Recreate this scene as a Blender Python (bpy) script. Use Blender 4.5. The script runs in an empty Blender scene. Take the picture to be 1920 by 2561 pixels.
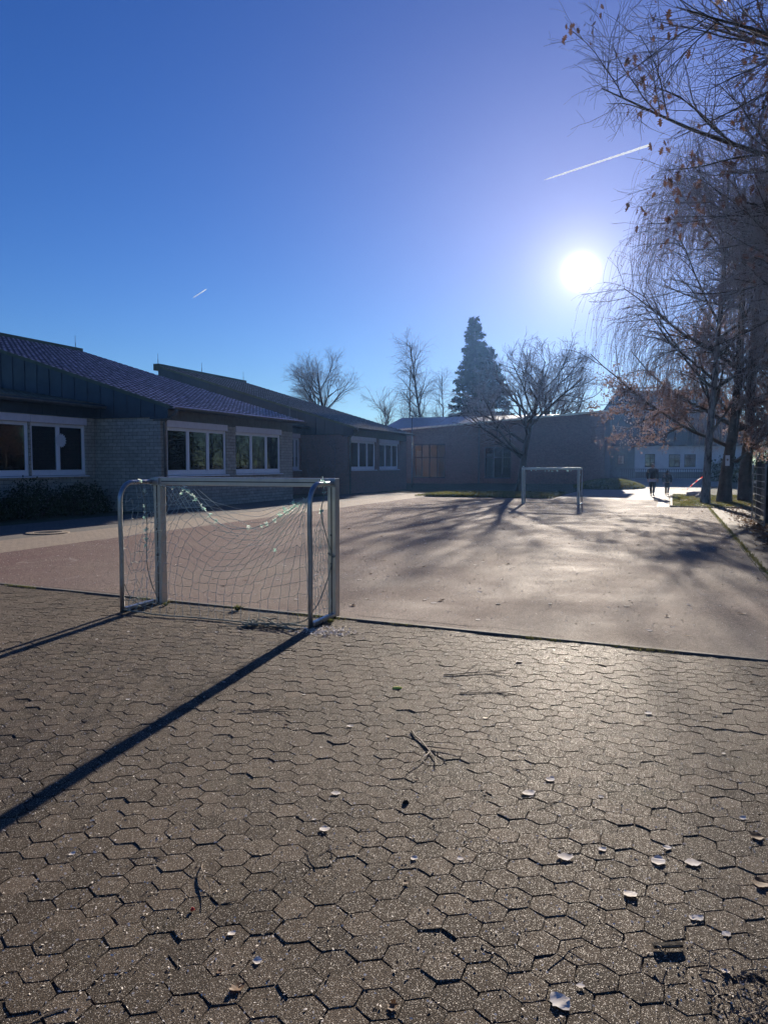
import bpy, bmesh, math, random
import numpy as np
from mathutils import Vector, Matrix
R = math.radians
S = bpy.context.scene
C = S.collection
rnd = random.Random(7)
# ------------------------------------------------------------------ camera
# world: +X runs away along the court, +Y to its left, camera over the origin
cd = bpy.data.cameras.new('camera'); cam = bpy.data.objects.new('camera', cd); C.objects.link(cam)
cam.location = (0, 0, 1.77)
cam.rotation_euler = (R(90 - 3.63), 0, R(20.6 - 90))
cd.sensor_fit = 'VERTICAL'; cd.sensor_height = 36; cd.lens = 1900 / 2561 * 36
cd.clip_start = 0.05; cd.clip_end = 30000
S.camera = cam
# ------------------------------------------------------------------ sun, sky, exposure
SUN_EL, SUN_A = R(13.5), R(6.34)
sv = Vector((math.cos(SUN_EL) * math.cos(SUN_A), math.cos(SUN_EL) * math.sin(SUN_A), math.sin(SUN_EL)))
ld = bpy.data.lights.new('sun', 'SUN'); sun = bpy.data.objects.new('sun', ld); C.objects.link(sun)
ld.energy = 5.0; ld.angle = R(0.55); ld.color = (1.0, 0.88, 0.74)
sun.rotation_euler = sv.to_track_quat('Z', 'Y').to_euler(); sun.location = (0, 0, 40)
W = bpy.data.worlds.new("World"); S.world = W; W.use_nodes = True
nt = W.node_tree; nt.nodes.clear()
def wn(t, **k):
    n = nt.nodes.new(t)
    for a, b in k.items(): setattr(n, a, b)
    return n
def wmath(op, a, b=None, clamp=False):
    n = wn('ShaderNodeMath', operation=op); n.use_clamp = clamp
    for i, v in enumerate((a, b)):
        if v is None: continue
        if isinstance(v, (int, float)): n.inputs[i].default_value = v
        else: nt.links.new(v, n.inputs[i])
    return n.outputs[0]
sky = wn('ShaderNodeTexSky', sky_type='NISHITA'); sky.sun_disc = False
sky.sun_elevation = SUN_EL; sky.sun_rotation = R(90) - SUN_A
sky.altitude = 0; sky.air_density = 1.0; sky.dust_density = 0.0; sky.ozone_density = 3.0
hs = wn('ShaderNodeHueSaturation'); hs.inputs['Saturation'].default_value = 1.2; hs.inputs['Hue'].default_value = 0.515
nt.links.new(sky.outputs[0], hs.inputs['Color'])
bg = wn('ShaderNodeBackground'); bg.inputs['Strength'].default_value = 0.085
tint = wn('ShaderNodeMix', data_type='RGBA', blend_type='MULTIPLY'); tint.inputs[0].default_value = 1.0
nt.links.new(hs.outputs[0], tint.inputs[6]); tint.inputs[7].default_value = (0.36, 0.50, 0.69, 1)
nt.links.new(tint.outputs[2], bg.inputs['Color'])
# the sun's disc and the aureole of the air round it, in world directions
tc = wn('ShaderNodeTexCoord')
dot = wn('ShaderNodeVectorMath', operation='DOT_PRODUCT'); nt.links.new(tc.outputs['Generated'], dot.inputs[0])
dot.inputs[1].default_value = sv
ang = wmath('ARCCOSINE', wmath('MINIMUM', dot.outputs['Value'], 0.9999999))
def gauss(sig, amp, p=2):
    q = wmath('POWER', wmath('DIVIDE', ang, R(sig)), p)
    return wmath('MULTIPLY', wmath('EXPONENT', wmath('MULTIPLY', q, -1.0)), amp)
def addbg(col, val, prev):
    b = wn('ShaderNodeBackground'); b.inputs['Color'].default_value = (*col, 1); nt.links.new(val, b.inputs['Strength'])
    a = wn('ShaderNodeAddShader'); nt.links.new(prev, a.inputs[0]); nt.links.new(b.outputs[0], a.inputs[1]); return a.outputs[0]
o = addbg((1, 0.98, 0.92), gauss(0.78, 4.0, 2.5), bg.outputs[0])
o = addbg((1, 0.95, 0.88), gauss(1.9, 0.34, 1.3), o)
o = addbg((0.80, 0.86, 1.0), gauss(7.0, 0.12, 1.1), o)
o = addbg((1.0, 0.60, 0.32), gauss(12.0, 0.17, 1.2), o)
wo = wn('ShaderNodeOutputWorld'); nt.links.new(o, wo.inputs['Surface'])
vs = S.view_settings; vs.view_transform = 'Standard'; vs.look = 'None'; vs.gamma = 1; vs.use_curve_mapping = False
vs.exposure = 0.88
cy = S.cycles
cy.use_denoising = True; cy.max_bounces = 6; cy.diffuse_bounces = 3; cy.glossy_bounces = 3; cy.transmission_bounces = 4
cy.transparent_max_bounces = 12; cy.volume_bounces = 0
try: cy.sample_clamp_indirect = 4.0
except Exception: pass
# ------------------------------------------------------------------ materials
def newmat(name):
    m = bpy.data.materials.new(name); m.use_nodes = True
    t = m.node_tree
    return m, t, t.nodes['Principled BSDF']
class T:
    """little node builder"""
    def __init__(s, t): s.t = t
    def n(s, typ, inp=None, **k):
        x = s.t.nodes.new(typ)
        for a, b in k.items(): setattr(x, a, b)
        for a, b in (inp or {}).items(): s.set(x.inputs[a], b)
        return x
    def set(s, sock, v):
        if hasattr(v, 'is_output'): s.t.links.new(v, sock)
        elif isinstance(v, (tuple, list)) and len(v) == 3 and sock.type == 'RGBA': sock.default_value = (*v, 1)
        elif isinstance(v, (int, float)) and sock.type == 'RGBA': sock.default_value = (v, v, v, 1)
        elif isinstance(v, (int, float)) and sock.type == 'VECTOR': sock.default_value = (v, v, v)
        else: sock.default_value = v
    def co(s, scale=(1, 1, 1), rot=(0, 0, 0), kind='Object', loc=(0, 0, 0)):
        c = s.n('ShaderNodeTexCoord')
        return s.n('ShaderNodeMapping', {'Vector': c.outputs[kind], 'Scale': scale, 'Rotation': rot, 'Location': loc}).outputs[0]
    def noise(s, v, scale, detail=4, rough=0.55, dist=0.0):
        return s.n('ShaderNodeTexNoise', {'Vector': v, 'Scale': scale, 'Detail': detail, 'Roughness': rough, 'Distortion': dist}).outputs['Fac']
    def ramp(s, f, stops):
        r = s.n('ShaderNodeValToRGB', {'Fac': f}); e = r.color_ramp.elements
        while len(e) > 1: e.remove(e[0])
        e[0].position = stops[0][0]; e[0].color = s.c4(stops[0][1])
        for p, c in stops[1:]:
            q = e.new(p); q.color = s.c4(c)
        return r.outputs[0]
    def c4(s, c): return (c, c, c, 1) if isinstance(c, (int, float)) else (*c, 1)
    def mix(s, f, a, b, mode='MIX'):
        x = s.n('ShaderNodeMix', data_type='RGBA', blend_type=mode)
        s.set(x.inputs[0], f); s.set(x.inputs[6], a); s.set(x.inputs[7], b); return x.outputs[2]
    def math(s, op, a, b=0.0, clamp=False):
        x = s.n('ShaderNodeMath', operation=op); x.use_clamp = clamp
        s.set(x.inputs[0], a); s.set(x.inputs[1], b); return x.outputs[0]
    def bump(s, h, strength, dist=0.01, normal=None):
        i = {'Height': h, 'Strength': strength, 'Distance': dist}
        if normal is not None: i['Normal'] = normal
        return s.n('ShaderNodeBump', i).outputs[0]
def simple(name, col, rough=0.6, metal=0.0, var=0.25, scale=8, bump=0.0, bscale=60, spec=0.5, bdist=0.004, tint=None):
    m, t, b = newmat(name); q = T(t)
    v = q.co()
    dark = tuple(c * (1 - var) for c in col); light = tuple(min(1, c * (1 + var)) for c in (tint or col))
    q.set(b.inputs['Base Color'], q.ramp(q.noise(v, scale, 6, 0.65), [(0.3, dark), (0.7, light)]))
    q.set(b.inputs['Roughness'], q.ramp(q.noise(v, scale * 2.3, 4), [(0.3, max(0, rough - 0.08)), (0.7, min(1, rough + 0.08))]))
    b.inputs['Metallic'].default_value = metal; b.inputs['Specular IOR Level'].default_value = spec
    if bump: q.set(b.inputs['Normal'], q.bump(q.noise(v, bscale, 5, 0.7), bump, bdist))
    return m
def leafmat(name, c1, c2, trans=0.45, scale=3.0, rough=0.6, spec=0.3):
    m, t, b = newmat(name); q = T(t); b.inputs['Specular IOR Level'].default_value = spec
    col = q.ramp(q.noise(q.co(), scale, 3), [(0.35, c1), (0.65, c2)])
    q.set(b.inputs['Base Color'], col); b.inputs['Roughness'].default_value = rough
    tr = q.n('ShaderNodeBsdfTranslucent', {'Color': col})
    mx = q.n('ShaderNodeMixShader', {0: trans, 1: b.outputs[0], 2: tr.outputs[0]})
    t.links.new(mx.outputs[0], t.nodes['Material Output'].inputs['Surface'])
    return m
MT = {}
def build_mats():
    # pavers
    m, t, b = newmat('paver_concrete'); q = T(t); v = q.co()
    at = q.n('ShaderNodeAttribute', attribute_name='tone').outputs['Fac']
    base = q.ramp(at, [(0.0, (0.056, 0.043, 0.032)), (0.5, (0.108, 0.084, 0.062)), (1.0, (0.180, 0.142, 0.107))])
    base = q.mix(q.ramp(q.noise(v, 0.55, 5, 0.6), [(0.35, 0.0), (0.7, 0.75)]), base, (0.14, 0.115, 0.09))
    base = q.mix(q.ramp(q.noise(v, 1.3, 5, 0.6, 0.6), [(0.58, 0.0), (0.75, 0.55)]), base, (0.085, 0.085, 0.055))
    fine = q.noise(v, 160, 4, 0.75)
    base = q.mix(0.9, base, q.ramp(fine, [(0.38, (0.18, 0.17, 0.16)), (0.62, (1.25, 1.2, 1.12))]), 'MULTIPLY')
    base = q.mix(q.ramp(q.noise(v, 34, 5, 0.7), [(0.55, 0.0), (0.66, 0.6)]), base, (0.055, 0.05, 0.034))
    vo = q.n('ShaderNodeTexVoronoi', {'Vector': v, 'Scale': 250.0})
    sel = q.n('ShaderNodeSeparateColor', {'Color': vo.outputs['Color']})
    sp = q.math('MULTIPLY', q.math('GREATER_THAN', sel.outputs[0], 0.70), q.math('LESS_THAN', vo.outputs['Distance'], 0.45))
    base = q.mix(sp, base, q.ramp(sel.outputs[1], [(0.0, (0.16, 0.135, 0.105)), (0.6, (0.38, 0.33, 0.26)), (1.0, (0.88, 0.80, 0.66))]))
    q.set(b.inputs['Base Color'], base)
    q.set(b.inputs['Roughness'], q.mix(sp, 0.85, 0.45))
    b.inputs['Specular IOR Level'].default_value = 0.10
    h = q.math('ADD', fine, q.math('MULTIPLY', vo.outputs['Distance'], -0.6))
    n1 = q.bump(h, 1.0, 0.006)
    q.set(b.inputs['Normal'], q.bump(q.noise(v, 9, 4, 0.6), 0.35, 0.01, n1))
    MT['paver'] = m
    # joints, sand and moss
    m, t, b = newmat('joint_sand'); q = T(t); v = q.co()
    c = q.ramp(q.noise(v, 5, 6, 0.7), [(0.3, (0.045, 0.036, 0.025)), (0.55, (0.085, 0.068, 0.047)), (0.7, (0.06, 0.062, 0.03))])
    q.set(b.inputs['Base Color'], c); b.inputs['Roughness'].default_value = 0.95
    q.set(b.inputs['Normal'], q.bump(q.noise(v, 120, 4, 0.7), 0.8, 0.006)); MT['joint'] = m
    # court asphalt
    m, t, b = newmat('court_asphalt'); q = T(t); v = q.co()
    big = q.noise(v, 0.22, 5, 0.6, 0.4)
    base = q.ramp(big, [(0.35, (0.215, 0.160, 0.142)), (0.5, (0.25, 0.20, 0.172)), (0.68, (0.31, 0.265, 0.215))])
    sx = q.n('ShaderNodeSeparateXYZ', {'Vector': v})
    base = q.mix(q.ramp(q.math('DIVIDE', sx.outputs[1], 12.0), [(0.25, 0.0), (0.95, 0.75)]), base, (0.165, 0.085, 0.08))
    base = q.mix(q.ramp(q.noise(v, 1.1, 6, 0.65), [(0.45, 0.0), (0.75, 0.45)]), base, (0.27, 0.23, 0.185))
    base = q.mix(0.85, base, q.ramp(q.noise(v, 70, 6, 0.85), [(0.40, (0.25, 0.25, 0.25)), (0.60, (1.4, 1.37, 1.33))]), 'MULTIPLY')
    base = q.mix(0.7, base, q.ramp(q.noise(v, 16, 6, 0.8), [(0.35, (0.55, 0.55, 0.55)), (0.65, (1.3, 1.28, 1.25))]), 'MULTIPLY')
    vv = q.co((0.35, 1.6, 1), (0, 0, R(-38)))
    scr = q.n('ShaderNodeTexWave', {'Vector': vv, 'Scale': 0.22, 'Distortion': 22.0, 'Detail': 3.0, 'Detail Scale': 1.4}, bands_direction='Y').outputs['Fac']
    scr = q.math('MULTIPLY', q.ramp(scr, [(0.985, 0.0), (1.0, 1.0)]), q.ramp(q.noise(v, 0.5, 3), [(0.5, 0.0), (0.62, 0.4)]))
    base = q.mix(scr, base, (0.42, 0.38, 0.33))
    vo = q.n('ShaderNodeTexVoronoi', {'Vector': v, 'Scale': 95.0})
    sel = q.n('ShaderNodeSeparateColor', {'Color': vo.outputs['Color']})
    sp = q.math('MULTIPLY', q.math('GREATER_THAN', sel.outputs[0], 0.9), q.math('LESS_THAN', vo.outputs['Distance'], 0.4))
    base = q.mix(sp, base, (0.5, 0.44, 0.38))
    q.set(b.inputs['Base Color'], base)
    q.set(b.inputs['Roughness'], q.ramp(q.noise(v, 0.8, 4), [(0.3, 0.95), (0.7, 0.75)]))
    b.inputs['Specular IOR Level'].default_value = 0.14
    n1 = q.bump(q.noise(v, 85, 5, 0.85), 1.0, 0.012)
    q.set(b.inputs['Normal'], q.bump(q.noise(v, 3.2, 3, 0.5), 0.12, 0.02, n1)); MT['court'] = m
    # slabs along the court, grey strip
    def paving(name, c1, c2, bw, bh, joint, rot=0.0):
        m, t, b = newmat(name); q = T(t); v = q.co(rot=(0, 0, rot))
        br = q.n('ShaderNodeTexBrick', {'Vector': v, 'Color1': (*c1, 1), 'Color2': (*c2, 1), 'Mortar': (*joint, 1), 'Scale': 1.0, 'Mortar Size': 0.006, 'Mortar Smooth': 0.3, 'Brick Width': bw, 'Row Height': bh})
        c = q.mix(0.7, br.outputs['Color'], q.ramp(q.noise(v, 9, 7, 0.75), [(0.3, (0.45, 0.45, 0.45)), (0.7, (1.2, 1.18, 1.15))]), 'MULTIPLY')
        c = q.mix(q.ramp(q.noise(v, 0.7, 5, 0.6), [(0.5, 0.0), (0.7, 0.5)]), c, tuple(x * 0.5 for x in c1))
        q.set(b.inputs['Base Color'], c); b.inputs['Roughness'].default_value = 0.8
        h = q.math('ADD', q.math('MULTIPLY', br.outputs['Fac'], -1.0), q.math('MULTIPLY', q.noise(v, 60, 4, 0.7), 0.6))
        q.set(b.inputs['Normal'], q.bump(h, 0.6, 0.008)); return m
    MT['tan'] = paving('sand_slabs', (0.33, 0.25, 0.17), (0.27, 0.205, 0.145), 0.2, 0.1, (0.09, 0.075, 0.055), R(90))
    MT['grey_strip'] = paving('grey_pavers', (0.15, 0.135, 0.115), (0.11, 0.10, 0.09), 0.2, 0.1, (0.05, 0.045, 0.035), R(90))
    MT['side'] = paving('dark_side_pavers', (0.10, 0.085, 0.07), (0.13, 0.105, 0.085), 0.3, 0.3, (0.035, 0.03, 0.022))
    MT['yard'] = paving('yard_paving', (0.21, 0.18, 0.145), (0.25, 0.215, 0.175), 0.2, 0.1, (0.13, 0.11, 0.09))
    MT['kerb'] = simple('kerb_concrete', (0.21, 0.185, 0.155), 0.85, 0, 0.4, 14, 0.7, 70)
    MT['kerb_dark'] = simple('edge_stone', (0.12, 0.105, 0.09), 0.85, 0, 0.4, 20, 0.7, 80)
    # lawn soil
    m, t, b = newmat('lawn_soil'); q = T(t); v = q.co()
    c = q.ramp(q.noise(v, 1.2, 8, 0.72), [(0.3, (0.028, 0.036, 0.012)), (0.5, (0.055, 0.068, 0.022)), (0.68, (0.11, 0.10, 0.045))])
    c = q.mix(q.ramp(q.noise(v, 45, 4, 0.7), [(0.55, 0.0), (0.7, 0.6)]), c, (0.13, 0.085, 0.045))
    q.set(b.inputs['Base Color'], c); b.inputs['Roughness'].default_value = 0.95
    q.set(b.inputs['Normal'], q.bump(q.noise(v, 40, 5, 0.8), 0.9, 0.03)); MT['lawn'] = m
    m, t, b = newmat('grass_blade'); q = T(t); v = q.co()
    col = q.ramp(q.noise(v, 1.5, 5, 0.75), [(0.35, (0.075, 0.095, 0.03)), (0.5, (0.15, 0.16, 0.055)), (0.66, (0.30, 0.26, 0.10))])
    q.set(b.inputs['Base Color'], col); b.inputs['Roughness'].default_value = 0.5
    tr = q.n('ShaderNodeBsdfTranslucent', {'Color': col}); mx = q.n('ShaderNodeMixShader', {0: 0.5, 1: b.outputs[0], 2: tr.outputs[0]})
    t.links.new(mx.outputs[0], t.nodes['Material Output'].inputs['Surface']); MT['grass'] = m
    # bricks
    def brick(name, c1, c2, mo, bw=0.38, bh=0.135, stain=(0.1, 0.09, 0.07)):
        m, t, b = newmat(name); q = T(t)
        ge = q.n('ShaderNodeTexCoord'); sx = q.n('ShaderNodeSeparateXYZ', {'Vector': ge.outputs['Object']})
        # walls stand along X or along Y: use x+y as the run, z as the height
        v = q.n('ShaderNodeCombineXYZ', {'X': q.math('ADD', sx.outputs[0], sx.outputs[1]), 'Y': sx.outputs[2], 'Z': 0.0}).outputs[0]
        br = q.n('ShaderNodeTexBrick', {'Vector': v, 'Color1': (*c1, 1), 'Color2': (*c2, 1), 'Mortar': (*mo, 1), 'Scale': 1.0, 'Mortar Size': 0.008, 'Mortar Smooth': 0.25, 'Brick Width': bw, 'Row Height': bh, 'Bias': -0.1})
        c = q.mix(0.7, br.outputs['Color'], q.ramp(q.noise(ge.outputs['Object'], 7, 7, 0.7), [(0.3, (0.55, 0.55, 0.55)), (0.7, (1.15, 1.15, 1.15))]), 'MULTIPLY')
        c = q.mix(q.ramp(q.noise(ge.outputs['Object'], 0.6, 5, 0.65), [(0.5, 0.0), (0.75, 0.55)]), c, stain)
        q.set(b.inputs['Base Color'], c); b.inputs['Roughness'].default_value = 0.85
        h = q.math('ADD', q.math('MULTIPLY', br.outputs['Fac'], -1.0), q.math('MULTIPLY', q.noise(ge.outputs['Object'], 50, 4, 0.7), 0.5))
        q.set(b.inputs['Normal'], q.bump(h, 0.8, 0.012)); return m
    MT['brick'] = brick('yellow_grey_brick', (0.52, 0.47, 0.38), (0.40, 0.36, 0.29), (0.17, 0.155, 0.13), stain=(0.24, 0.22, 0.17))
    MT['brick_red'] = brick('brown_brick', (0.36, 0.21, 0.17), (0.27, 0.17, 0.14), (0.22, 0.19, 0.17), 0.25, 0.083, (0.2, 0.17, 0.14))
    MT['clad'] = simple('grey_metal_cladding', (0.024, 0.045, 0.066), 0.42, 0.2, 0.22, 1.3, 0.12, 9, 0.5, 0.01)
    MT['panel'] = simple('fibre_cement_panel', (0.13, 0.135, 0.13), 0.75, 0, 0.2, 4, 0.2, 40)
    MT['tile'] = simple('glazed_roof_tile', (0.060, 0.032, 0.034), 0.36, 0, 0.45, 5, 0.25, 30, 0.6, 0.004, (0.09, 0.05, 0.055))
    def tiled(name, c1, c2, glint, amount, dy, rough):  # pale band on each course puts sun glints into the tile colour
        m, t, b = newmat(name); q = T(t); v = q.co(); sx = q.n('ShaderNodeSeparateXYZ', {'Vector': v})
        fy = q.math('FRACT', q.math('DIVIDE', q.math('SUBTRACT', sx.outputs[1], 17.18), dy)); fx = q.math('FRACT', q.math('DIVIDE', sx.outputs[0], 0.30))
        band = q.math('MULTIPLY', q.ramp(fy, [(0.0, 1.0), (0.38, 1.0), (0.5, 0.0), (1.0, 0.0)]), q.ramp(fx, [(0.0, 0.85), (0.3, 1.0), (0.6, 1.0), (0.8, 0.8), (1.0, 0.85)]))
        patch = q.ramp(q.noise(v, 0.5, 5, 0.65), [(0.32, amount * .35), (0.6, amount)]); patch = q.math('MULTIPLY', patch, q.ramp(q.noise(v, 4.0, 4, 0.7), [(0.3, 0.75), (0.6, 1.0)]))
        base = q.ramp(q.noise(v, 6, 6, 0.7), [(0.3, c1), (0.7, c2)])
        q.set(b.inputs['Base Color'], q.mix(q.math('MULTIPLY', band, patch), base, glint)); b.inputs['Roughness'].default_value = rough
        q.set(b.inputs['Normal'], q.bump(q.noise(v, 30, 4), 0.25, 0.004)); return m
    MT['tile'] = tiled('glazed_tile_with_glints', (0.022, 0.010, 0.026), (0.042, 0.022, 0.045), (0.70, 0.60, 0.92), 1.0, 13.82 / 40, 0.4)
    MT['tile_d'] = tiled('weathered_tile_with_glints', (0.02, 0.024, 0.024), (0.038, 0.042, 0.034), (0.42, 0.45, 0.48), 0.6, 13.82 / 40, 0.6)
    MT['tile_moss'] = simple('mossy_roof_tile', (0.055, 0.05, 0.045), 0.6, 0, 0.6, 3.5, 0.6, 26, 0.5, 0.02, (0.07, 0.085, 0.05))
    MT['ridge'] = simple('green_roof_flashing', (0.05, 0.075, 0.05), 0.5, 0.2, 0.3, 3, 0.1, 20)
    MT['pvc'] = simple('white_window_frame', (0.86, 0.86, 0.88), 0.35, 0, 0.05, 3)
    MT['shutter'] = simple('roller_shutter_box', (0.78, 0.74, 0.80), 0.5, 0, 0.08, 4)
    MT['zinc'] = simple('zinc_gutter', (0.16, 0.17, 0.17), 0.45, 0.7, 0.3, 6)
    MT['alu'] = simple('goal_aluminium', (0.50, 0.48, 0.44), 0.38, 0.75, 0.14, 5, 0.06, 45)
    MT['steel'] = simple('galvanised_tube', (0.36, 0.37, 0.38), 0.34, 0.85, 0.25, 9, 0.1, 50)
    MT['groove'] = simple('profile_slot', (0.05, 0.05, 0.05), 0.6, 0.3, 0.2, 9)
    MT['cord'] = simple('net_cord', (0.17, 0.20, 0.17), 0.8, 0, 0.3, 20)
    MT['cord_white'] = simple('pale_net_cord', (0.45, 0.52, 0.47), 0.7, 0, 0.2, 20)
    MT['tape'] = leafmat('green_white_tape', (0.35, 0.72, 0.58), (0.85, 0.9, 0.85), 0.5, 30)
    m, t, b = newmat('window_glass'); q = T(t)
    fr = q.n('ShaderNodeFresnel', {'IOR': 1.5}).outputs[0]
    gl = q.n('ShaderNodeBsdfGlossy', {'Color': (0.9, 0.95, 1), 'Roughness': 0.01, 'Normal': q.bump(q.noise(q.co(), 1.6, 2), 0.04, 0.02)})
    tp = q.n('ShaderNodeBsdfTransparent', {'Color': (0.55, 0.62, 0.62)})
    mx = q.n('ShaderNodeMixShader', {0: q.math('MULTIPLY', fr, 1.25, True), 1: tp.outputs[0], 2: gl.outputs[0]})
    t.links.new(mx.outputs[0], t.nodes['Material Output'].inputs['Surface']); MT['glass'] = m
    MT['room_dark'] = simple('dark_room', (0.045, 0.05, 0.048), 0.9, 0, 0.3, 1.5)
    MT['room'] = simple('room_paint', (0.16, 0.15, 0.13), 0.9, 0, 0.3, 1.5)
    MT['curtain'] = simple('curtain_cloth', (0.34, 0.28, 0.2), 0.9, 0, 0.3, 12)
    MT['hall_roof'] = simple('hall_roof_sheet', (0.17, 0.19, 0.21), 0.42, 0.2, 0.25, 2)
    MT['hall_edge'] = simple('hall_roof_edge_metal', (0.6, 0.58, 0.5), 0.32, 0.6, 0.2, 4)
    MT['white_wall'] = simple('white_render', (0.62, 0.61, 0.58), 0.9, 0, 0.1, 1.5, 0.2, 30)
    MT['house_roof'] = simple('dark_house_tiles', (0.028, 0.022, 0.024), 0.9, 0, 0.35, 3, 0.5, 12, 0.1)
    MT['dark_wood'] = simple('dark_stained_wood', (0.035, 0.03, 0.027), 0.45, 0, 0.4, 6, 0.4, 30)
    MT['bark'] = simple('grey_brown_bark', (0.085, 0.068, 0.052), 0.9, 0, 0.45, 6, 0.9, 18, 0.3, 0.03)
    MT['bark_far'] = simple('added_woods_dark_bark', (0.06, 0.048, 0.038), 0.9, 0, 0.4, 3)
    m, t, b = newmat('birch_bark'); q = T(t)
    c = q.ramp(q.noise(q.co((3, 3, 0.8)), 3.0, 6, 0.7), [(0.42, (0.06, 0.05, 0.045)), (0.52, (0.22, 0.2, 0.18)), (0.7, (0.30, 0.28, 0.25))])
    q.set(b.inputs['Base Color'], c); b.inputs['Roughness'].default_value = 0.8; MT['birch'] = m
    MT['twig'] = simple('fine_twig', (0.27, 0.22, 0.205), 0.75, 0, 0.3, 2)
    MT['oak_leaf'] = leafmat('brown_oak_leaf', (0.13, 0.07, 0.05), (0.20, 0.115, 0.085), 0.25, 4)
    MT['beech_leaf'] = leafmat('rusty_leaf', (0.18, 0.115, 0.09), (0.36, 0.25, 0.205), 0.4, 2)
    MT['needle'] = leafmat('spruce_needles', (0.010, 0.020, 0.008), (0.028, 0.048, 0.018), 0.06, 2, 0.8, 0.04)
    MT['evergreen'] = leafmat('evergreen_hedge_leaf', (0.015, 0.03, 0.01), (0.04, 0.065, 0.02), 0.12, 3, 0.7, 0.1)
    MT['ivy'] = leafmat('ivy_leaf', (0.02, 0.04, 0.015), (0.07, 0.09, 0.03), 0.2, 3)
    MT['dry_pale'] = leafmat('pale_dry_leaf', (0.72, 0.64, 0.53), (0.92, 0.87, 0.78), 0.15, 12, 0.8, 0.2)
    MT['dry_brown'] = leafmat('brown_dry_leaf', (0.14, 0.075, 0.035), (0.30, 0.18, 0.09), 0.3, 12)
    MT['stick'] = simple('dry_twig', (0.20, 0.15, 0.10), 0.8, 0, 0.4, 30)
    MT['straw'] = simple('dry_straw', (0.48, 0.40, 0.25), 0.7, 0, 0.3, 30)
    MT['moss'] = simple('yellow_moss', (0.85, 0.70, 0.10), 0.95, 0, 0.4, 40, 1.0, 120)
    MT['soil'] = simple('dark_soil', (0.035, 0.026, 0.018), 0.95, 0, 0.5, 12, 1.0, 50, 0.3, 0.02)
    MT['stone'] = simple('grey_stone', (0.36, 0.34, 0.31), 0.85, 0, 0.35, 6, 0.6, 30)
    MT['berry'] = simple('red_berry_skin', (0.65, 0.03, 0.01), 0.3, 0, 0.2, 30)
    MT['jacket'] = simple('dark_jacket_cloth', (0.018, 0.02, 0.028), 0.8, 0, 0.3, 8, 0.3, 30)
    MT['trouser'] = simple('dark_trouser_cloth', (0.022, 0.024, 0.032), 0.85, 0, 0.3, 8)
    MT['shirt'] = simple('light_shirt_cloth', (0.45, 0.42, 0.5), 0.8, 0, 0.1, 8)
    MT['skin'] = simple('skin', (0.45, 0.28, 0.2), 0.5, 0, 0.08, 8)
    MT['hair'] = simple('grey_hair', (0.28, 0.26, 0.24), 0.6, 0, 0.3, 40)
    MT['hair_dark'] = simple('dark_hair', (0.03, 0.022, 0.018), 0.5, 0, 0.3, 40)
    MT['shoe'] = simple('dark_shoe_leather', (0.02, 0.018, 0.018), 0.5, 0, 0.2, 8)
    MT['paper'] = simple('white_paper', (0.7, 0.72, 0.74), 0.8, 0, 0.05, 8)
    m, t, b = newmat('red_white_tape'); q = T(t)
    wv = q.n('ShaderNodeTexWave', {'Vector': q.co(), 'Scale': 1.1, 'Distortion': 0.0}, bands_direction='Z').outputs['Fac']
    c = q.ramp(wv, [(0.49, (0.75, 0.06, 0.03)), (0.51, (0.85, 0.8, 0.76))])
    q.set(b.inputs['Base Color'], c); b.inputs['Roughness'].default_value = 0.35
    tr = q.n('ShaderNodeBsdfTranslucent', {'Color': c}); mx = q.n('ShaderNodeMixShader', {0: 0.5, 1: b.outputs[0], 2: tr.outputs[0]})
    t.links.new(mx.outputs[0], t.nodes['Material Output'].inputs['Surface']); MT['rwtape'] = m
    m, t, b = newmat('contrail_ice'); q = T(t)
    tr = q.n('ShaderNodeBsdfTranslucent', {'Color': (0.95, 0.97, 1.0)}); b.inputs['Base Color'].default_value = (0.95, 0.97, 1, 1)
    mx = q.n('ShaderNodeMixShader', {0: 0.7, 1: b.outputs[0], 2: tr.outputs[0]})
    t.links.new(mx.outputs[0], t.nodes['Material Output'].inputs['Surface']); MT['contrail'] = m
build_mats()
# ------------------------------------------------------------------ mesh helpers
def link(name, me, mat, parent=None, smooth=False):
    o = bpy.data.objects.new(name, me); C.objects.link(o)
    if mat is not None and not me.materials: me.materials.append(mat if not isinstance(mat, str) else MT[mat])
    if parent is not None: o.parent = parent
    me.polygons.foreach_set('use_smooth', [bool(smooth)] * len(me.polygons))
    return o
def tag(o, label=None, cat=None, group=None, kind=None):
    if label: o['label'] = label
    if cat: o['category'] = cat
    if group: o['group'] = group
    if kind: o['kind'] = kind
    return o
def thing(name, label, cat, loc=(0, 0, 0), rz=0, group=None):
    o = bpy.data.objects.new(name, None); C.objects.link(o); o.location = loc; o.rotation_euler = (0, 0, rz)
    o.empty_display_size = 0.2
    return tag(o, label, cat, group)
def npmesh(name, verts, faces):
    """verts (N,3), faces (F,k) all of the same k"""
    me = bpy.data.meshes.new(name); verts = np.asarray(verts, np.float32); faces = np.asarray(faces, np.int32)
    me.vertices.add(len(verts)); me.vertices.foreach_set('co', verts.ravel())
    k = faces.shape[1]; me.loops.add(faces.size); me.loops.foreach_set('vertex_index', faces.ravel())
    me.polygons.add(len(faces)); me.polygons.foreach_set('loop_start', np.arange(0, faces.size, k, dtype=np.int32))
    me.polygons.foreach_set('loop_total', np.full(len(faces), k, np.int32))
    me.update(calc_edges=True); me.validate(); return me
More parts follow.
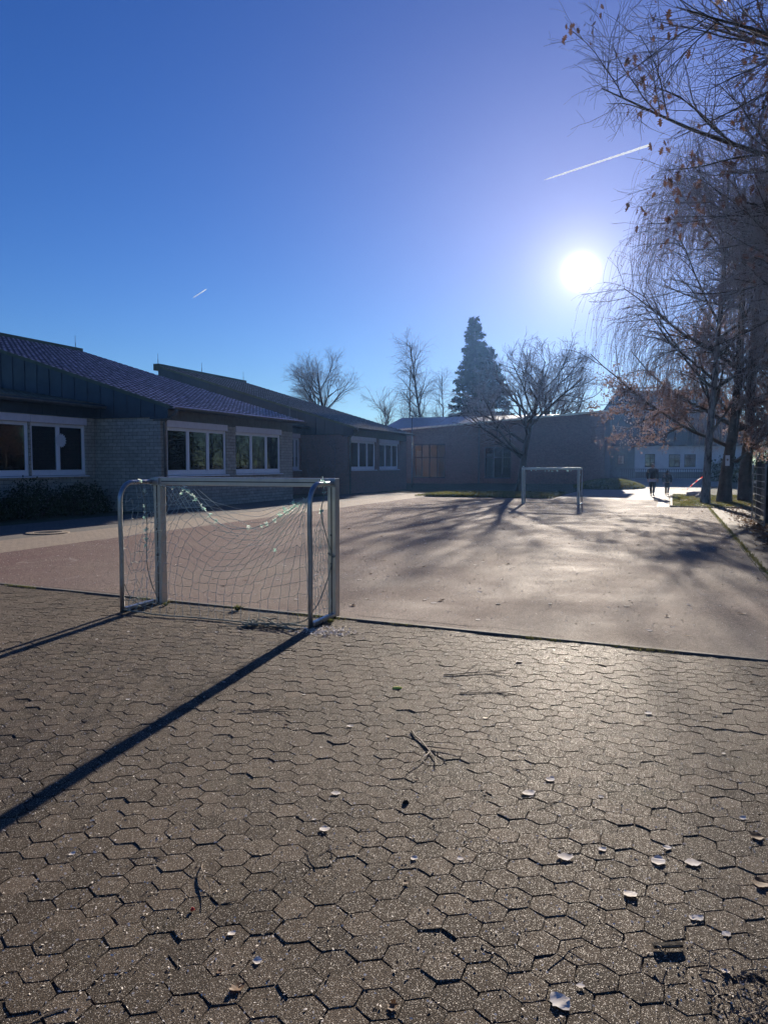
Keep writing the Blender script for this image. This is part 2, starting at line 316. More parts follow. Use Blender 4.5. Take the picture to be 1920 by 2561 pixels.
class MB:
    """collects boxes, prisms, tubes into one mesh"""
    def __init__(s): s.v = []; s.f = []
    def add(s, v, f):
        n = len(s.v); s.v += [tuple(p) for p in v]; s.f += [tuple(i + n for i in q) for q in f]
    def box(s, a, b):
        (x0, y0, z0), (x1, y1, z1) = a, b
        v = [(x0, y0, z0), (x1, y0, z0), (x1, y1, z0), (x0, y1, z0), (x0, y0, z1), (x1, y0, z1), (x1, y1, z1), (x0, y1, z1)]
        s.add(v, [(0, 3, 2, 1), (4, 5, 6, 7), (0, 1, 5, 4), (1, 2, 6, 5), (2, 3, 7, 6), (3, 0, 4, 7)]); return s
    def prism(s, poly, d):
        """poly: list of 3-D points (ccw), extruded by the vector d"""
        n = len(poly); d = Vector(d); v = [Vector(p) for p in poly]; w = [p + d for p in v]
        s.add(v + w, [tuple(range(n))[::-1], tuple(range(n, 2 * n))] + [(i, (i + 1) % n, n + (i + 1) % n, n + i) for i in range(n)]); return s
    def tube(s, pts, r, sides=8, cap=True):
        pts = [Vector(p) for p in pts]; n = len(pts)
        rs = r if isinstance(r, (list, tuple)) else [r] * n
        t0 = (pts[1] - pts[0]).normalized(); u = t0.orthogonal().normalized(); V = []
        for i, p in enumerate(pts):
            t = ((pts[min(i + 1, n - 1)] - pts[max(i - 1, 0)])).normalized()
            u = (u - t * u.dot(t)).normalized(); w = t.cross(u)
            V += [p + (u * math.cos(2 * math.pi * k / sides) + w * math.sin(2 * math.pi * k / sides)) * rs[i] for k in range(sides)]
        F = [(i * sides + k, i * sides + (k + 1) % sides, (i + 1) * sides + (k + 1) % sides, (i + 1) * sides + k) for i in range(n - 1) for k in range(sides)]
        if cap: F += [tuple(range(sides))[::-1], tuple(range((n - 1) * sides, n * sides))]
        s.add(V, F); return s
    def mesh(s, name='m'):
        me = bpy.data.meshes.new(name); me.from_pydata(s.v, [], s.f); me.update(); return me
    def build(s, name, mat, parent=None, smooth=False, bevel=0.0):
        o = link(name, s.mesh(name), mat, parent, smooth)
        if bevel:
            b = o.modifiers.new('bevel', 'BEVEL'); b.width = bevel; b.segments = 2; b.limit_method = 'ANGLE'
        return o
def tubes_np(paths, radii, sides):
    """paths (P,n,3), radii (P,n) -> verts, quads"""
    P, n, _ = paths.shape
    t = np.gradient(paths, axis=1); t /= np.linalg.norm(t, axis=2, keepdims=True) + 1e-9
    d = paths[:, -1] - paths[:, 0]; d /= np.linalg.norm(d, axis=1, keepdims=True) + 1e-9
    ref = np.where(np.abs(d[:, 2:3]) < 0.8, np.array([[0, 0, 1.0]]), np.array([[1.0, 0, 0]]))
    u = np.cross(t, ref[:, None, :]); u /= np.linalg.norm(u, axis=2, keepdims=True) + 1e-9
    w = np.cross(t, u); th = np.arange(sides) * 2 * np.pi / sides
    v = paths[:, :, None, :] + radii[:, :, None, None] * (u[:, :, None, :] * np.cos(th)[None, None, :, None] + w[:, :, None, :] * np.sin(th)[None, None, :, None])
    v = v.reshape(-1, 3)
    i = np.arange(P)[:, None, None] * n * sides + np.arange(n - 1)[None, :, None] * sides
    k = np.arange(sides)[None, None, :]; k2 = (k + 1) % sides
    f = np.stack([i + k, i + k2, i + sides + k2, i + sides + k], axis=-1).reshape(-1, 4)
    return v, f
def join_np(parts):
    V = []; F = []; n = 0
    for v, f in parts:
        V.append(v); F.append(f + n); n += len(v)
    return np.concatenate(V), np.concatenate(F)
def nrm(a): return a / (np.linalg.norm(a, axis=-1, keepdims=True) + 1e-9)
# ------------------------------------------------------------------ trees
def grow(rng, starts, dirs, L, n, wander, trop, tropv=(0, 0, 1)):
    P = len(starts); pts = np.zeros((P, n, 3)); pts[:, 0] = starts; d = nrm(dirs.copy()); tv = np.array(tropv, float)
    st = (L / (n - 1))[:, None]
    for i in range(1, n):
        d = nrm(d + rng.normal(0, wander, (P, 3)) + trop * tv)
        pts[:, i] = pts[:, i - 1] + d * st
    return pts
def children(rng, par, prad, count, t0, t1, ang, angsd, even=False):
    """pick count starting points per parent; returns starts, dirs, radii at start, t, parent index"""
    P, n, _ = par.shape; idx = np.repeat(np.arange(P), count)
    if even: t = np.tile(np.linspace(t0, t1, count), P) + rng.normal(0, 0.02, P * count)
    else: t = rng.uniform(t0, t1, P * count)
    t = np.clip(t, 0.02, 0.99); x = t * (n - 1); i = np.minimum(x.astype(int), n - 2); fr = (x - i)[:, None]
    a = par[idx, i]; b = par[idx, i + 1]; st = a * (1 - fr) + b * fr; tan = nrm(b - a)
    r = prad[idx, i] * (1 - fr[:, 0]) + prad[idx, i + 1] * fr[:, 0]
    q = rng.normal(0, 1, tan.shape); q -= (q * tan).sum(1, keepdims=True) * tan; q = nrm(q)
    A = np.radians(rng.normal(ang, angsd, len(t)))[:, None]
    return st, tan * np.cos(A) + q * np.sin(A), r, t, idx
def taper(rs, re, n): return rs[:, None] * (1 - np.linspace(0, 1, n)[None, :]) + re * np.linspace(0, 1, n)[None, :]
def leaf_cards(rng, pos, size, template, hang=0.5, sd=0.25):
    """one flat polygon per position"""
    N = len(pos); k = len(template)
    ax = nrm(rng.normal(0, 1, (N, 3)) + np.array([0, 0, -hang * 2.5])); q = rng.normal(0, 1, (N, 3)); q -= (q * ax).sum(1, keepdims=True) * ax; q = nrm(q)
    w = np.cross(ax, q); s = (size * np.clip(rng.normal(1, sd, N), 0.45, 1.7))[:, None, None]
    tp = np.array(template); curl = (tp[:, 0] ** 2)[None, :, None] * 0.9 * w[:, None, :]
    v = pos[:, None, :] + s * (tp[None, :, 1:2] * ax[:, None, :] + tp[None, :, 0:1] * q[:, None, :] + curl)
    return v.reshape(-1, 3), np.arange(N * k).reshape(N, k)
OAK = [(0, 0), (0.05, 0.12), (0.20, 0.16), (0.10, 0.30), (0.36, 0.36), (0.14, 0.50), (0.38, 0.66), (0.15, 0.74), (0.14, 0.92), (0, 1.0),
       (-0.14, 0.92), (-0.15, 0.74), (-0.38, 0.66), (-0.14, 0.50), (-0.36, 0.36), (-0.10, 0.30), (-0.20, 0.16), (-0.05, 0.12)]
OVAL = [(0, 0), (0.22, 0.25), (0.27, 0.55), (0.12, 0.85), (0, 1), (-0.12, 0.85), (-0.27, 0.55), (-0.22, 0.25)]
LOZ = [(0, 0), (0.24, 0.5), (0, 1), (-0.24, 0.5)]
def make_tree(label, loc, seed, H, r0, levels, bark='bark', group=None, name='bare_tree', lean=(0, 0), trunk_frac=1.0, leaves=None, cat='tree', twigmat='twig', wob=0.04):
    rng = np.random.default_rng(seed); root = thing(name, label, cat, loc, 0, group)
    n0 = 12; tr = grow(rng, np.array([[0, 0, -0.1]]), np.array([[lean[0], lean[1], 1.0]]), np.array([H * trunk_frac]), n0, wob, 0.05)
    rad = taper(np.array([r0]), r0 * 0.22, n0); rad[:, 0] *= 1.35; rad[:, 1] *= 1.05
    v, f = tubes_np(tr, rad, 10); link('trunk', npmesh('trunk', v, f), bark, root, True)
    par, pr = tr, rad; limb = []; tw = []
    allp = []
    for li, lv in enumerate(levels):
        st, d, r, t, idx = children(rng, par, pr, lv['c'], lv['t'][0], lv['t'][1], lv['a'], lv.get('asd', 9), lv.get('even', False))
        if 'bias' in lv: d = nrm(d + np.array(lv['bias']))
        Ls = lv['L'] * (lv['f'](t) if 'f' in lv else 1.0) * rng.uniform(0.7, 1.2, len(t))
        pts = grow(rng, st, d, Ls, lv['n'], lv.get('w', 0.1), lv.get('g', 0.0))
        pts[:, :, 2] = np.maximum(pts[:, :, 2], lv.get('zmin', 0.7))
        rs = np.minimum(r * lv.get('rr', 0.6), lv['r']); ra = taper(rs, lv.get('re', 0.003), lv['n'])
        v, f = tubes_np(pts, ra, lv.get('s', 3)); (limb if li < 2 else tw).append((v, f))
        par, pr = pts, ra; allp.append(pts)
    v, f = join_np(limb); link('limbs', npmesh('limbs', v, f), bark if bark != 'birch' else 'bark', root, True)
    if tw:
        v, f = join_np(tw); link('crown', npmesh('crown', v, f), twigmat, root, False)
    if leaves:
        src = np.concatenate([a.reshape(-1, 3) for a in allp[leaves.get('lv', -1):]])
        if 'z' in leaves: src = src[(src[:, 2] > leaves['z'][0]) & (src[:, 2] < leaves['z'][1])]
        # leaves stay in loose clusters
        N = leaves['N']; kc = max(1, N // leaves.get('clump', 5)); ce = src[rng.integers(0, len(src), kc)]
        p = ce[rng.integers(0, kc, N)] + rng.normal(0, leaves.get('sp', 0.15), (N, 3))
        v, f = leaf_cards(rng, p, leaves['s'], leaves.get('tp', OVAL), leaves.get('hang', 0.5))
        link('foliage', npmesh('foliage', v, f), leaves['m'], root)
    return root
# ------------------------------------------------------------------ the ground
def poly_sheet(name, pts, z, mat, cuts=0):
    me = bpy.data.meshes.new(name); me.from_pydata([(x, y, z) for x, y in pts], [], [tuple(range(len(pts)))]); me.update()
    return tag(link(name, me, mat), kind='structure')
def slab(name, pts, z0, z1, mat):
    m = MB(); m.prism([(x, y, z0) for x, y in pts], (0, 0, z1 - z0)); return tag(m.build(name, mat), kind='structure')
def edge_a(b): return 7.50 + 0.0894 * (b + 0.84)      # the line where pavers end and the court begins
def build_ground():
    poly_sheet('ground', [(-200, -400), (900, -400), (900, 400), (-200, 400)], -0.06, 'lawn')
    # the sand bed: it fills the joints to a different height from place to place
    nx, ny = 260, 330; U, Vv = np.meshgrid(np.linspace(0, 1, nx), np.linspace(0, 1, ny), indexing='ij'); Yb = -9 + 27 * Vv; Xb = -8 + (edge_a(Yb) + 8) * U
    hf = np.sin(Xb * 1.3 + 2 * np.sin(Yb * .9)) + np.sin(Yb * 1.7 + 1.1 * np.sin(Xb * 1.9)) + .7 * np.sin(Xb * 4.1 + Yb * 3.3) + .5 * np.sin(Xb * 7.7 - Yb * 6.1)
    Zb = -0.0046 + 0.0013 * hf + np.random.default_rng(2).normal(0, .0012, hf.shape); Zb = np.clip(Zb, -.011, -.0031)
    idx = np.arange(nx * ny).reshape(nx, ny); Fb = np.stack([idx[:-1, :-1], idx[1:, :-1], idx[1:, 1:], idx[:-1, 1:]], -1).reshape(-1, 4)
    tag(link('paver_bed', npmesh('paver_bed', np.stack([Xb, Yb, Zb], -1).reshape(-1, 3), Fb), 'paver'), kind='structure')
    B0, B1 = -1.42, 12.4
    slab('court', [(edge_a(B0) + .06, B0), (33.2, B0), (33.2, 0.5), (39.15, 0.5), (39.15, B1), (edge_a(B1) + .06, B1)], -0.08, 0.006, 'court')
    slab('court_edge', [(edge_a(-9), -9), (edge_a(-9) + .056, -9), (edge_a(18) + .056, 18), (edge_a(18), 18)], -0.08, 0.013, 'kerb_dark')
    slab('tan_path', [(8.7, B1 + .004), (44, B1 + .004), (44, 14.4), (8.9, 14.4)], -0.08, 0.003, 'tan')
    slab('grey_path', [(8.9, 14.404), (44, 14.404), (44, 17.75), (9.2, 17.75)], -0.08, 0.001, 'grey_strip')
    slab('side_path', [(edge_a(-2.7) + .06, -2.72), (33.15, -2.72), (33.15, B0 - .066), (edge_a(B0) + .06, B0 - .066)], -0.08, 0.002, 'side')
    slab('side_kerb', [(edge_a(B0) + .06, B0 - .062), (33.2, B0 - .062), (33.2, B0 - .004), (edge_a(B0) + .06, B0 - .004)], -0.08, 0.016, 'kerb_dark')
    slab('yard', [(39.154, -.02), (100, -8), (100, 5.6), (39.154, 5.6)], -0.08, 0.002, 'yard')
    slab('yard_corner', [(33.204, 0.0), (39.15, 0.0), (39.15, 0.496), (33.204, 0.496)], -0.08, 0.004, 'yard')
    slab('lawn_kerb', [(33.21, -0.12), (46.0, -0.12), (46.0, -0.02), (33.21, -0.02)], -0.08, 0.07, 'kerb')
    slab('lawn_front_kerb', [(33.21, -4.2), (33.29, -4.2), (33.29, -0.13), (33.21, -0.13)], -0.08, 0.05, 'kerb_dark')
    slab('school_lawn', [(39.16, 5.61), (67, 5.61), (67, 17), (44.1, 17), (44.1, 12.5), (39.16, 12.4)], -0.08, 0.03, 'lawn')
    slab('lawn_strip', [(33.3, -9), (47.5, -9), (46.0, -0.13), (33.3, -0.13)], -0.08, 0.03, 'lawn')
    # the bank of grass beside the hall
    rng = np.random.default_rng(5); nx = 26; g = np.linspace(-1, 1, nx); X, Y = np.meshgrid(g, g, indexing='ij')
    Z = 0.62 * np.clip(1 - (X ** 2 + Y ** 2), 0, 1) ** 0.8 + rng.normal(0, .012, X.shape); Z -= 0.03
    V = np.stack([58.5 + X * 5.0, 4.2 + Y * 2.6, Z], -1).reshape(-1, 3)
    F = [(i * nx + j, (i + 1) * nx + j, (i + 1) * nx + j + 1, i * nx + j + 1) for i in range(nx - 1) for j in range(nx - 1)]
    tag(link('grass_bank', npmesh('grass_bank', V, F), 'lawn', smooth=True), kind='structure')
    # hexagonal pavers, each one its own little block in one paving mesh
    rng = np.random.default_rng(3); Rr = 0.0842; rot = R(9.4 - 20.6 + 1.2 + 0.6); dx = 1.5 * Rr; dy = math.sqrt(3) * Rr
    I, J = np.meshgrid(np.arange(-90, 90), np.arange(-75, 75), indexing='ij')
    # columns step along the camera's right, i.e. roughly world -Y
    gx = I * dx; gy = (J + 0.5 * (I % 2)) * dy
    f = R(20.6) + rot - R(20.6)
    c, s = math.cos(R(-69.4) + R(9.4)), math.sin(R(-69.4) + R(9.4))
    X = gx * c - gy * s + 4.0; Y = gx * s + gy * c + 1.0
    X = X.ravel(); Y = Y.ravel()
    cx = .936 * X + .352 * Y; rx = .352 * X - .936 * Y      # forward / right of the photographer
    keep = (X < edge_a(Y) - 0.075) & (cx > 0.9) & (np.abs(rx) < 0.56 * cx + 1.6) & (X > -2)
    X = X[keep]; Y = Y[keep]; N = len(X); K = 12
    th = np.arange(K) * 2 * np.pi / K; rh = np.where(np.arange(K) % 2 == 0, 1.0, math.cos(math.pi / 6))
    ang = th[None, :] + math.atan2(s, c) + rng.normal(0, .012, (N, 1))
    def ring(scale, jit):
        rr = Rr * rh[None, :] * scale * (1 + rng.normal(0, jit, (N, K))); return rr * np.cos(ang), rr * np.sin(ang)
    tone = rng.uniform(0, 1, N); lift = rng.normal(0, .0011, N) + 0.0016 * np.sin(X * 2.1) * np.cos(Y * 1.7)
    low = rng.random(N) < 0.06; lift = np.where(low, lift - 0.004, lift)
    tx = rng.normal(0, .007, N); ty = rng.normal(0, .007, N)
    ox = rng.normal(0, .0018, N); oy = rng.normal(0, .0012, N)
    rings = []
    for sc, z, jt in ((0.948, 0.0, .026), (0.976, -0.0026, .018), (0.984, -0.03, .006)):
        a, b = ring(sc, jt); zz = z + lift[:, None] + a * tx[:, None] + b * ty[:, None]
        rings.append(np.stack([X[:, None] + ox[:, None] + a, Y[:, None] + oy[:, None] + b, zz], -1))
    V = np.stack(rings, 1).reshape(-1, 3)                    # N,3,K
    base = np.arange(N)[:, None] * 3 * K; k = np.arange(K)[None, :]; k2 = (k + 1) % K
    q1 = np.stack([base + K + k, base + K + k2, base + k2, base + k], -1).reshape(-1, 4)
    q2 = np.stack([base + 2 * K + k, base + 2 * K + k2, base + K + k2, base + K + k], -1).reshape(-1, 4)
    # top as 5 quads of a 12-gon
    tq = np.concatenate([np.stack([base[:, 0] + a, base[:, 0] + b, base[:, 0] + c_, base[:, 0] + d], -1) for a, b, c_, d in ((0, 1, 2, 3), (0, 3, 4, 11), (4, 5, 10, 11), (5, 6, 9, 10), (6, 7, 8, 9))])
    F = np.concatenate([q1, q2, tq]); me = npmesh('paving', V, F)
    at = me.attributes.new('tone', 'FLOAT', 'POINT'); at.data.foreach_set('value', np.repeat(tone, 3 * K).astype(np.float32))
    tag(link('paving', me, 'paver'), kind='structure')
    # outside the photographed part the paving goes on as a plain bed of the same stones, a shade lower
build_ground()
# ------------------------------------------------------------------ buildings
def wall_open(name, x0, x1, z0, z1, y, ops, mat, parent, th=0.3):
    """a wall facing -Y between x0 and x1 with openings (ax, bx, az, bz)"""
    xs = sorted({x0, x1, *[o[0] for o in ops], *[o[1] for o in ops]}); zs = sorted({z0, z1, *[o[2] for o in ops], *[o[3] for o in ops]})
    m = MB()
    def solid(i, j):
        if not (0 <= i < len(xs) - 1 and 0 <= j < len(zs) - 1): return False
        cx = (xs[i] + xs[i + 1]) / 2; cz = (zs[j] + zs[j + 1]) / 2
        return not any(o[0] < cx < o[1] and o[2] < cz < o[3] for o in ops)
    for i in range(len(xs) - 1):
        for j in range(len(zs) - 1):
            if not solid(i, j): continue
            a, b, c, d = xs[i], xs[i + 1], zs[j], zs[j + 1]
            m.add([(a, y, c), (b, y, c), (b, y, d), (a, y, d)], [(0, 1, 2, 3)])
            m.add([(a, y + th, c), (b, y + th, c), (b, y + th, d), (a, y + th, d)], [(3, 2, 1, 0)])
            for di, dj, e in ((-1, 0, [(a, c), (a, d)]), (1, 0, [(b, d), (b, c)]), (0, -1, [(b, c), (a, c)]), (0, 1, [(a, d), (b, d)])):
                if not solid(i + di, j + dj):
                    (p, q), (r_, s_) = e
                    m.add([(p, y, q), (r_, y, s_), (r_, y + th, s_), (p, y + th, q)], [(0, 1, 2, 3)])
    return m.build(name, mat, parent)
def window(parent, a, b, z0, z1, y, splits, box=True, boxh=0.26, panes_dark=False):
    """frame mesh with pane, sill and roller box under it; faces -Y"""
    f = MB(); fw = 0.075; yy = y + 0.06; ztop = z1
    f.box((a, yy, z0), (b, yy + .08, z0 + .15)); f.box((a, yy, ztop - fw), (b, yy + .08, ztop))
    f.box((a, yy, z0 + .15), (a + fw, yy + .08, ztop - fw)); f.box((b - fw, yy, z0 + .15), (b, yy + .08, ztop - fw))
    for s_ in splits:
        x = a + (b - a) * s_; f.box((x - .05, yy - .008, z0 + .15), (x + .05, yy + .075, ztop - fw))
    # sash rims
    xs = [a + fw] + [a + (b - a) * s_ for s_ in splits] + [b - fw]
    for i in range(len(xs) - 1):
        p, q = xs[i] + (.05 if i else 0), xs[i + 1] - (.05 if i < len(xs) - 2 else 0)
        f.box((p, yy + .012, z0 + .152), (q, yy + .06, z0 + .20)); f.box((p, yy + .012, ztop - fw - .045), (q, yy + .06, ztop - fw - .002))
        f.box((p, yy + .012, z0 + .20), (p + .045, yy + .06, ztop - fw - .045)); f.box((q - .045, yy + .012, z0 + .20), (q, yy + .06, ztop - fw - .045))
    w = f.build('window', 'pvc', parent, bevel=0.004)
    g = MB(); g.box((a + .03, yy + .035, z0 + .1), (b - .03, yy + .041, ztop - .03)); g.build('pane', 'glass', w)
    s = MB(); s.prism([(a - .06, y - .11, z0 - .06), (a - .06, y + .06, z0 - .03), (a - .06, y + .06, z0 - .002), (a - .06, y - .11, z0 - .025)], (b - a + .12, 0, 0)); s.build('sill', 'pvc', w)
    if box:
        m = MB(); m.box((a - .03, y - .05, ztop + .003), (b + .03, y + .1, ztop + boxh)); m.build('roller_box', 'shutter', w, bevel=.01)
    return w
def tiles(name, x0, x1, y0, z0, y1, slope, mat, parent, roll=0.30, course=0.36, seed=1, th=0.045, ry=0.011):
    """pantiles laid as one sheet: rolls run up the slope, courses overlap"""
    rng = np.random.default_rng(seed); n = int(round((x1 - x0) / roll)); per = 6
    xs = np.linspace(x0, x1, n * per + 1); ph = (np.arange(n * per + 1) % per) / per
    prof = ry * np.where(ph < 0.5, np.sin(ph * 2 * np.pi), 0.45 * np.sin(ph * 2 * np.pi))
    L = (y1 - y0) * math.sqrt(1 + slope * slope); m = max(2, int(round(L / course))); rows = []; jit = rng.normal(0, .0025, (m, n + 1))
    cell = np.minimum((np.arange(n * per + 1) // per), n)
    for i in range(m):
        for fr in (0.0, 0.97):
            s = (i + fr) / m; y = y0 + (y1 - y0) * s
            z = z0 + slope * (y - y0) + prof + th * (1 - fr) + jit[i][cell]
            rows.append(np.stack([xs, np.full_like(xs, y), z], -1))
        if i == m - 1: rows.append(np.stack([xs, np.full_like(xs, y1), z0 + slope * (y1 - y0) + prof], -1))
    # the drip edge folds down
    e = rows[0].copy(); e[:, 2] = z0 - 0.03; rows.insert(0, e)
    V = np.stack(rows, 0); r, c, _ = V.shape; idx = np.arange(r * c).reshape(r, c)
    F = np.stack([idx[:-1, :-1], idx[:-1, 1:], idx[1:, 1:], idx[1:, :-1]], -1).reshape(-1, 4)
    return link(name, npmesh(name, V.reshape(-1, 3), F), mat, parent)
def roofz(y): return 3.90 + 0.303 * (y - 17.3)
def curtain(parent, x0, x1, z0, z1, y, amp=0.04):
    m = MB(); n = int((x1 - x0) / 0.03); v = []
    for i in range(n + 1):
        x = x0 + (x1 - x0) * i / n; yy = y + amp * math.sin(i * 0.9) + amp * .4 * math.sin(i * 2.3 + x); v += [(x, yy, z0), (x, yy, z1)]
    m.add(v, [(2 * i, 2 * i + 2, 2 * i + 3, 2 * i + 1) for i in range(n)]); return m.build('curtain', 'curtain', parent)
def wing(P, x0, x1, wins, brick, tile, seed):
    ops = [(w[0], w[1], w[2], w[3]) for w in wins]
    wall_open('wall', x0, x1, -0.05, 3.36, 17.8, ops, brick, P)
    # panels between the window heads and the eaves
    m = MB(); k = int((x1 - x0) / 0.62); st = (x1 - x0) / k
    for i in range(k): m.box((x0 + i * st + .006, 17.782, 3.364), (x0 + (i + 1) * st - .006, 18.08, 3.93))
    m.build('eaves_panel', 'panel', P)
    for a, b, z0, z1, sp, cu in wins:
        w = window(P, a, b, z0, z1, 17.8, sp)
        for c0, c1 in cu: curtain(w, c0, c1, z0 + .05, z1 - .05, 18.2)
    # gable walls facing the photographer and away
    for gx in (x0, x1 - .3):
        m = MB(); m.prism([(gx, 18.102, -.05), (gx, 31, -.05), (gx, 31, roofz(31) - .12), (gx, 18.102, roofz(18.1) - .12)], (.3, 0, 0)); m.build('gable_wall', brick, P)
    m = MB(); m.box((x0 + .302, 30.7, -.05), (x1 - .302, 31, roofz(30.7) - .1)); m.build('back_wall', brick, P)
    m = MB(); cx = x0 - .07
    m.prism([(cx, 17.42, 3.50), (cx, 31.05, 3.50), (cx, 31.05, roofz(31.05) - .02), (cx, 17.42, roofz(17.42) - .02)], (.066, 0, 0))
    cl = m.build('verge_cladding', 'clad', P)
    y = 18.0
    while y < 31: MB().box((cx - .028, y - .014, 3.5), (cx - .001, y + .014, roofz(y) - .04)).build('seam', 'clad', cl); y += 0.62
    m = MB(); m.prism([(cx - .045, 17.3, roofz(17.3) - .10), (cx - .045, 31.1, roofz(31.1) - .10), (cx - .045, 31.1, roofz(31.1) + .035), (cx - .045, 17.3, roofz(17.3) + .035)], (.04, 0, 0)); m.build('verge_trim', 'ridge', P)
    m = MB(); m.prism([(cx - .02, 17.42, 3.44), (cx - .02, 18.2, 3.44), (cx - .02, 18.2, 3.497), (cx - .02, 17.42, 3.497)], (.3, 0, 0))
    m.box((x0, 17.36, 3.80), (x1, 17.39, 3.93)); m.box((x0, 17.392, 3.80), (x1, 17.78, 3.83)); m.build('soffit', 'clad', P)
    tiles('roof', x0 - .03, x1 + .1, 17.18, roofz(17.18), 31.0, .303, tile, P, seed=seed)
    m = MB(); m.box((x0 - .1, 30.95, roofz(31) - .25), (x1 + .12, 31.4, roofz(31) + .17)); m.build('ridge_flashing', 'ridge', P)
    m = MB(); g = [(17.12 + .075 * math.cos(t), 3.86 + .075 * math.sin(t)) for t in np.linspace(math.pi, 2 * math.pi, 9)]
    m.add([(x, a, b) for x in (x0 - .1, x1 + .1) for a, b in g], [(i, i + 1, 10 + i, 9 + i) for i in range(8)]); gt = m.build('gutter', 'zinc', P); gt.modifiers.new('s', 'SOLIDIFY').thickness = .006
    m = MB(); m.tube([(x0 + .12, 17.12, 3.8), (x0 + .12, 17.2, 3.62), (x0 + .12, 17.62, 3.42), (x0 + .12, 17.7, 3.3), (x0 + .12, 17.7, 0)], .05, 10); dp = m.build('downpipe', 'zinc', P, True)
    for z in (.9, 2.0, 3.0): MB().tube([(x0 + .12, 17.7, z), (x0 + .12, 17.7, z + .04)], .062, 10).build('bracket', 'zinc', dp)
    # the room behind the glass
    m = MB(); X0, X1 = x0 + .31, x1 - .31
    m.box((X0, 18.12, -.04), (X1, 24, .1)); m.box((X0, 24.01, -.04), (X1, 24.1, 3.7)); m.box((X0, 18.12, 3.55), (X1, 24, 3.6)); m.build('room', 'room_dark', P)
def slat_blind(P, x0, x1, z0, z1, y):
    m = MB(); z = z1
    while z > z0: m.box((x0, y, z - .02), (x1, y + .03, z - .004)); z -= .055
    m.build('blind', 'shutter', P)
def rod(P, x, y, z, h=.75):
    m = MB(); m.tube([(x, y, z), (x, y, z + h * .5)], .022, 6); m.tube([(x, y, z + h * .5 + .001), (x, y, z + h)], .011, 6); m.build('lightning_rod', 'zinc', P)
def recess(P, x0, x1, wins, brick, seed):
    wall_open('wall', x0, x1, -0.05, 3.50, 20.8, [w[:4] for w in wins], brick, P)
    for a, b, z0, z1, sp, cu in wins:
        w = window(P, a, b, z0, z1, 20.8, sp)
        for c0, c1 in cu: curtain(w, c0, c1, z0 + .05, z1 - .05, 21.2)
    m = MB(); k = int((x1 - x0) / 0.62); st = (x1 - x0) / k
    for i in range(k): m.box((x0 + i * st + .006, 20.775, 3.504), (x0 + (i + 1) * st - .006, 21.08, 3.95))
    m.build('eaves_panel', 'clad', P)
    tiles('roof', x0, x1, 20.32, 4.0, 27.5, .16, 'tile_moss', P, seed=seed)
    m = MB(); m.box((x0, 20.28, 3.9), (x1, 20.31, 4.02)); m.box((x0, 20.312, 3.9), (x1, 20.77, 3.93)); m.build('soffit', 'clad', P)
    m = MB(); g = [(20.24 + .075 * math.cos(t), 3.95 + .075 * math.sin(t)) for t in np.linspace(math.pi, 2 * math.pi, 9)]
    m.add([(x, a, b) for x in (x0, x1) for a, b in g], [(i, i + 1, 10 + i, 9 + i) for i in range(8)]); gt = m.build('gutter', 'zinc', P); gt.modifiers.new('s', 'SOLIDIFY').thickness = .006
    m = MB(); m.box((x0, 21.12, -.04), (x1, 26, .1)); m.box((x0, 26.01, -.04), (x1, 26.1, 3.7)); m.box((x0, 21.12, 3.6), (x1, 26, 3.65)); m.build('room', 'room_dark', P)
def build_school():
    P = thing('school_building', 'low school building of sawtooth wings with tiled lean-to roofs, pale brick and white windows', 'building', (0, 0, 0))
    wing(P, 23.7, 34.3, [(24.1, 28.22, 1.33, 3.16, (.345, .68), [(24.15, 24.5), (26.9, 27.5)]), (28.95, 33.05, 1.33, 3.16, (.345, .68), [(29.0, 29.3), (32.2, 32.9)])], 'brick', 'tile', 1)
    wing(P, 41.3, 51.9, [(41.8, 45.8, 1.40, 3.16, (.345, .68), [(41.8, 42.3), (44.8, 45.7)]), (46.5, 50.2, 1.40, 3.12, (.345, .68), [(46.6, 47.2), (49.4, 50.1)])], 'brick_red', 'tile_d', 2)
    recess(P, 12.0, 23.62, [(14.2, 17.6, 1.35, 3.22, (.5,), []), (17.7, 20.42, 1.35, 3.22, (.5,), []), (20.50, 23.15, 1.35, 3.22, (.5,), [(22.5, 23.0)])], 'brick', 3)
    recess(P, 34.32, 41.2, [(35.2, 37.6, 1.4, 3.3, (.5,), []), (40.0, 41.0, 1.4, 3.3, (.5,), [])], 'brick_red', 4)
    slat_blind(P, 24.6, 25.3, 1.6, 3.0, 18.3); slat_blind(P, 25.7, 26.7, 2.5, 3.0, 18.3); slat_blind(P, 30.3, 31.1, 2.2, 3.0, 18.3)
    m = MB()
    for i in range(14): m.box((40.06, 20.9, 3.2 - i * .075), (40.94, 20.93, 3.15 - i * .075))
    m.build('blind', 'shutter', P)
    for x, y in ((34.0, 31.1), (41.3, 31.1), (46.2, 31.1), (51.8, 31.1), (34.2, 17.9), (24.6, 31.1)): rod(P, x, y, roofz(y) + .05)
    return P
build_school()
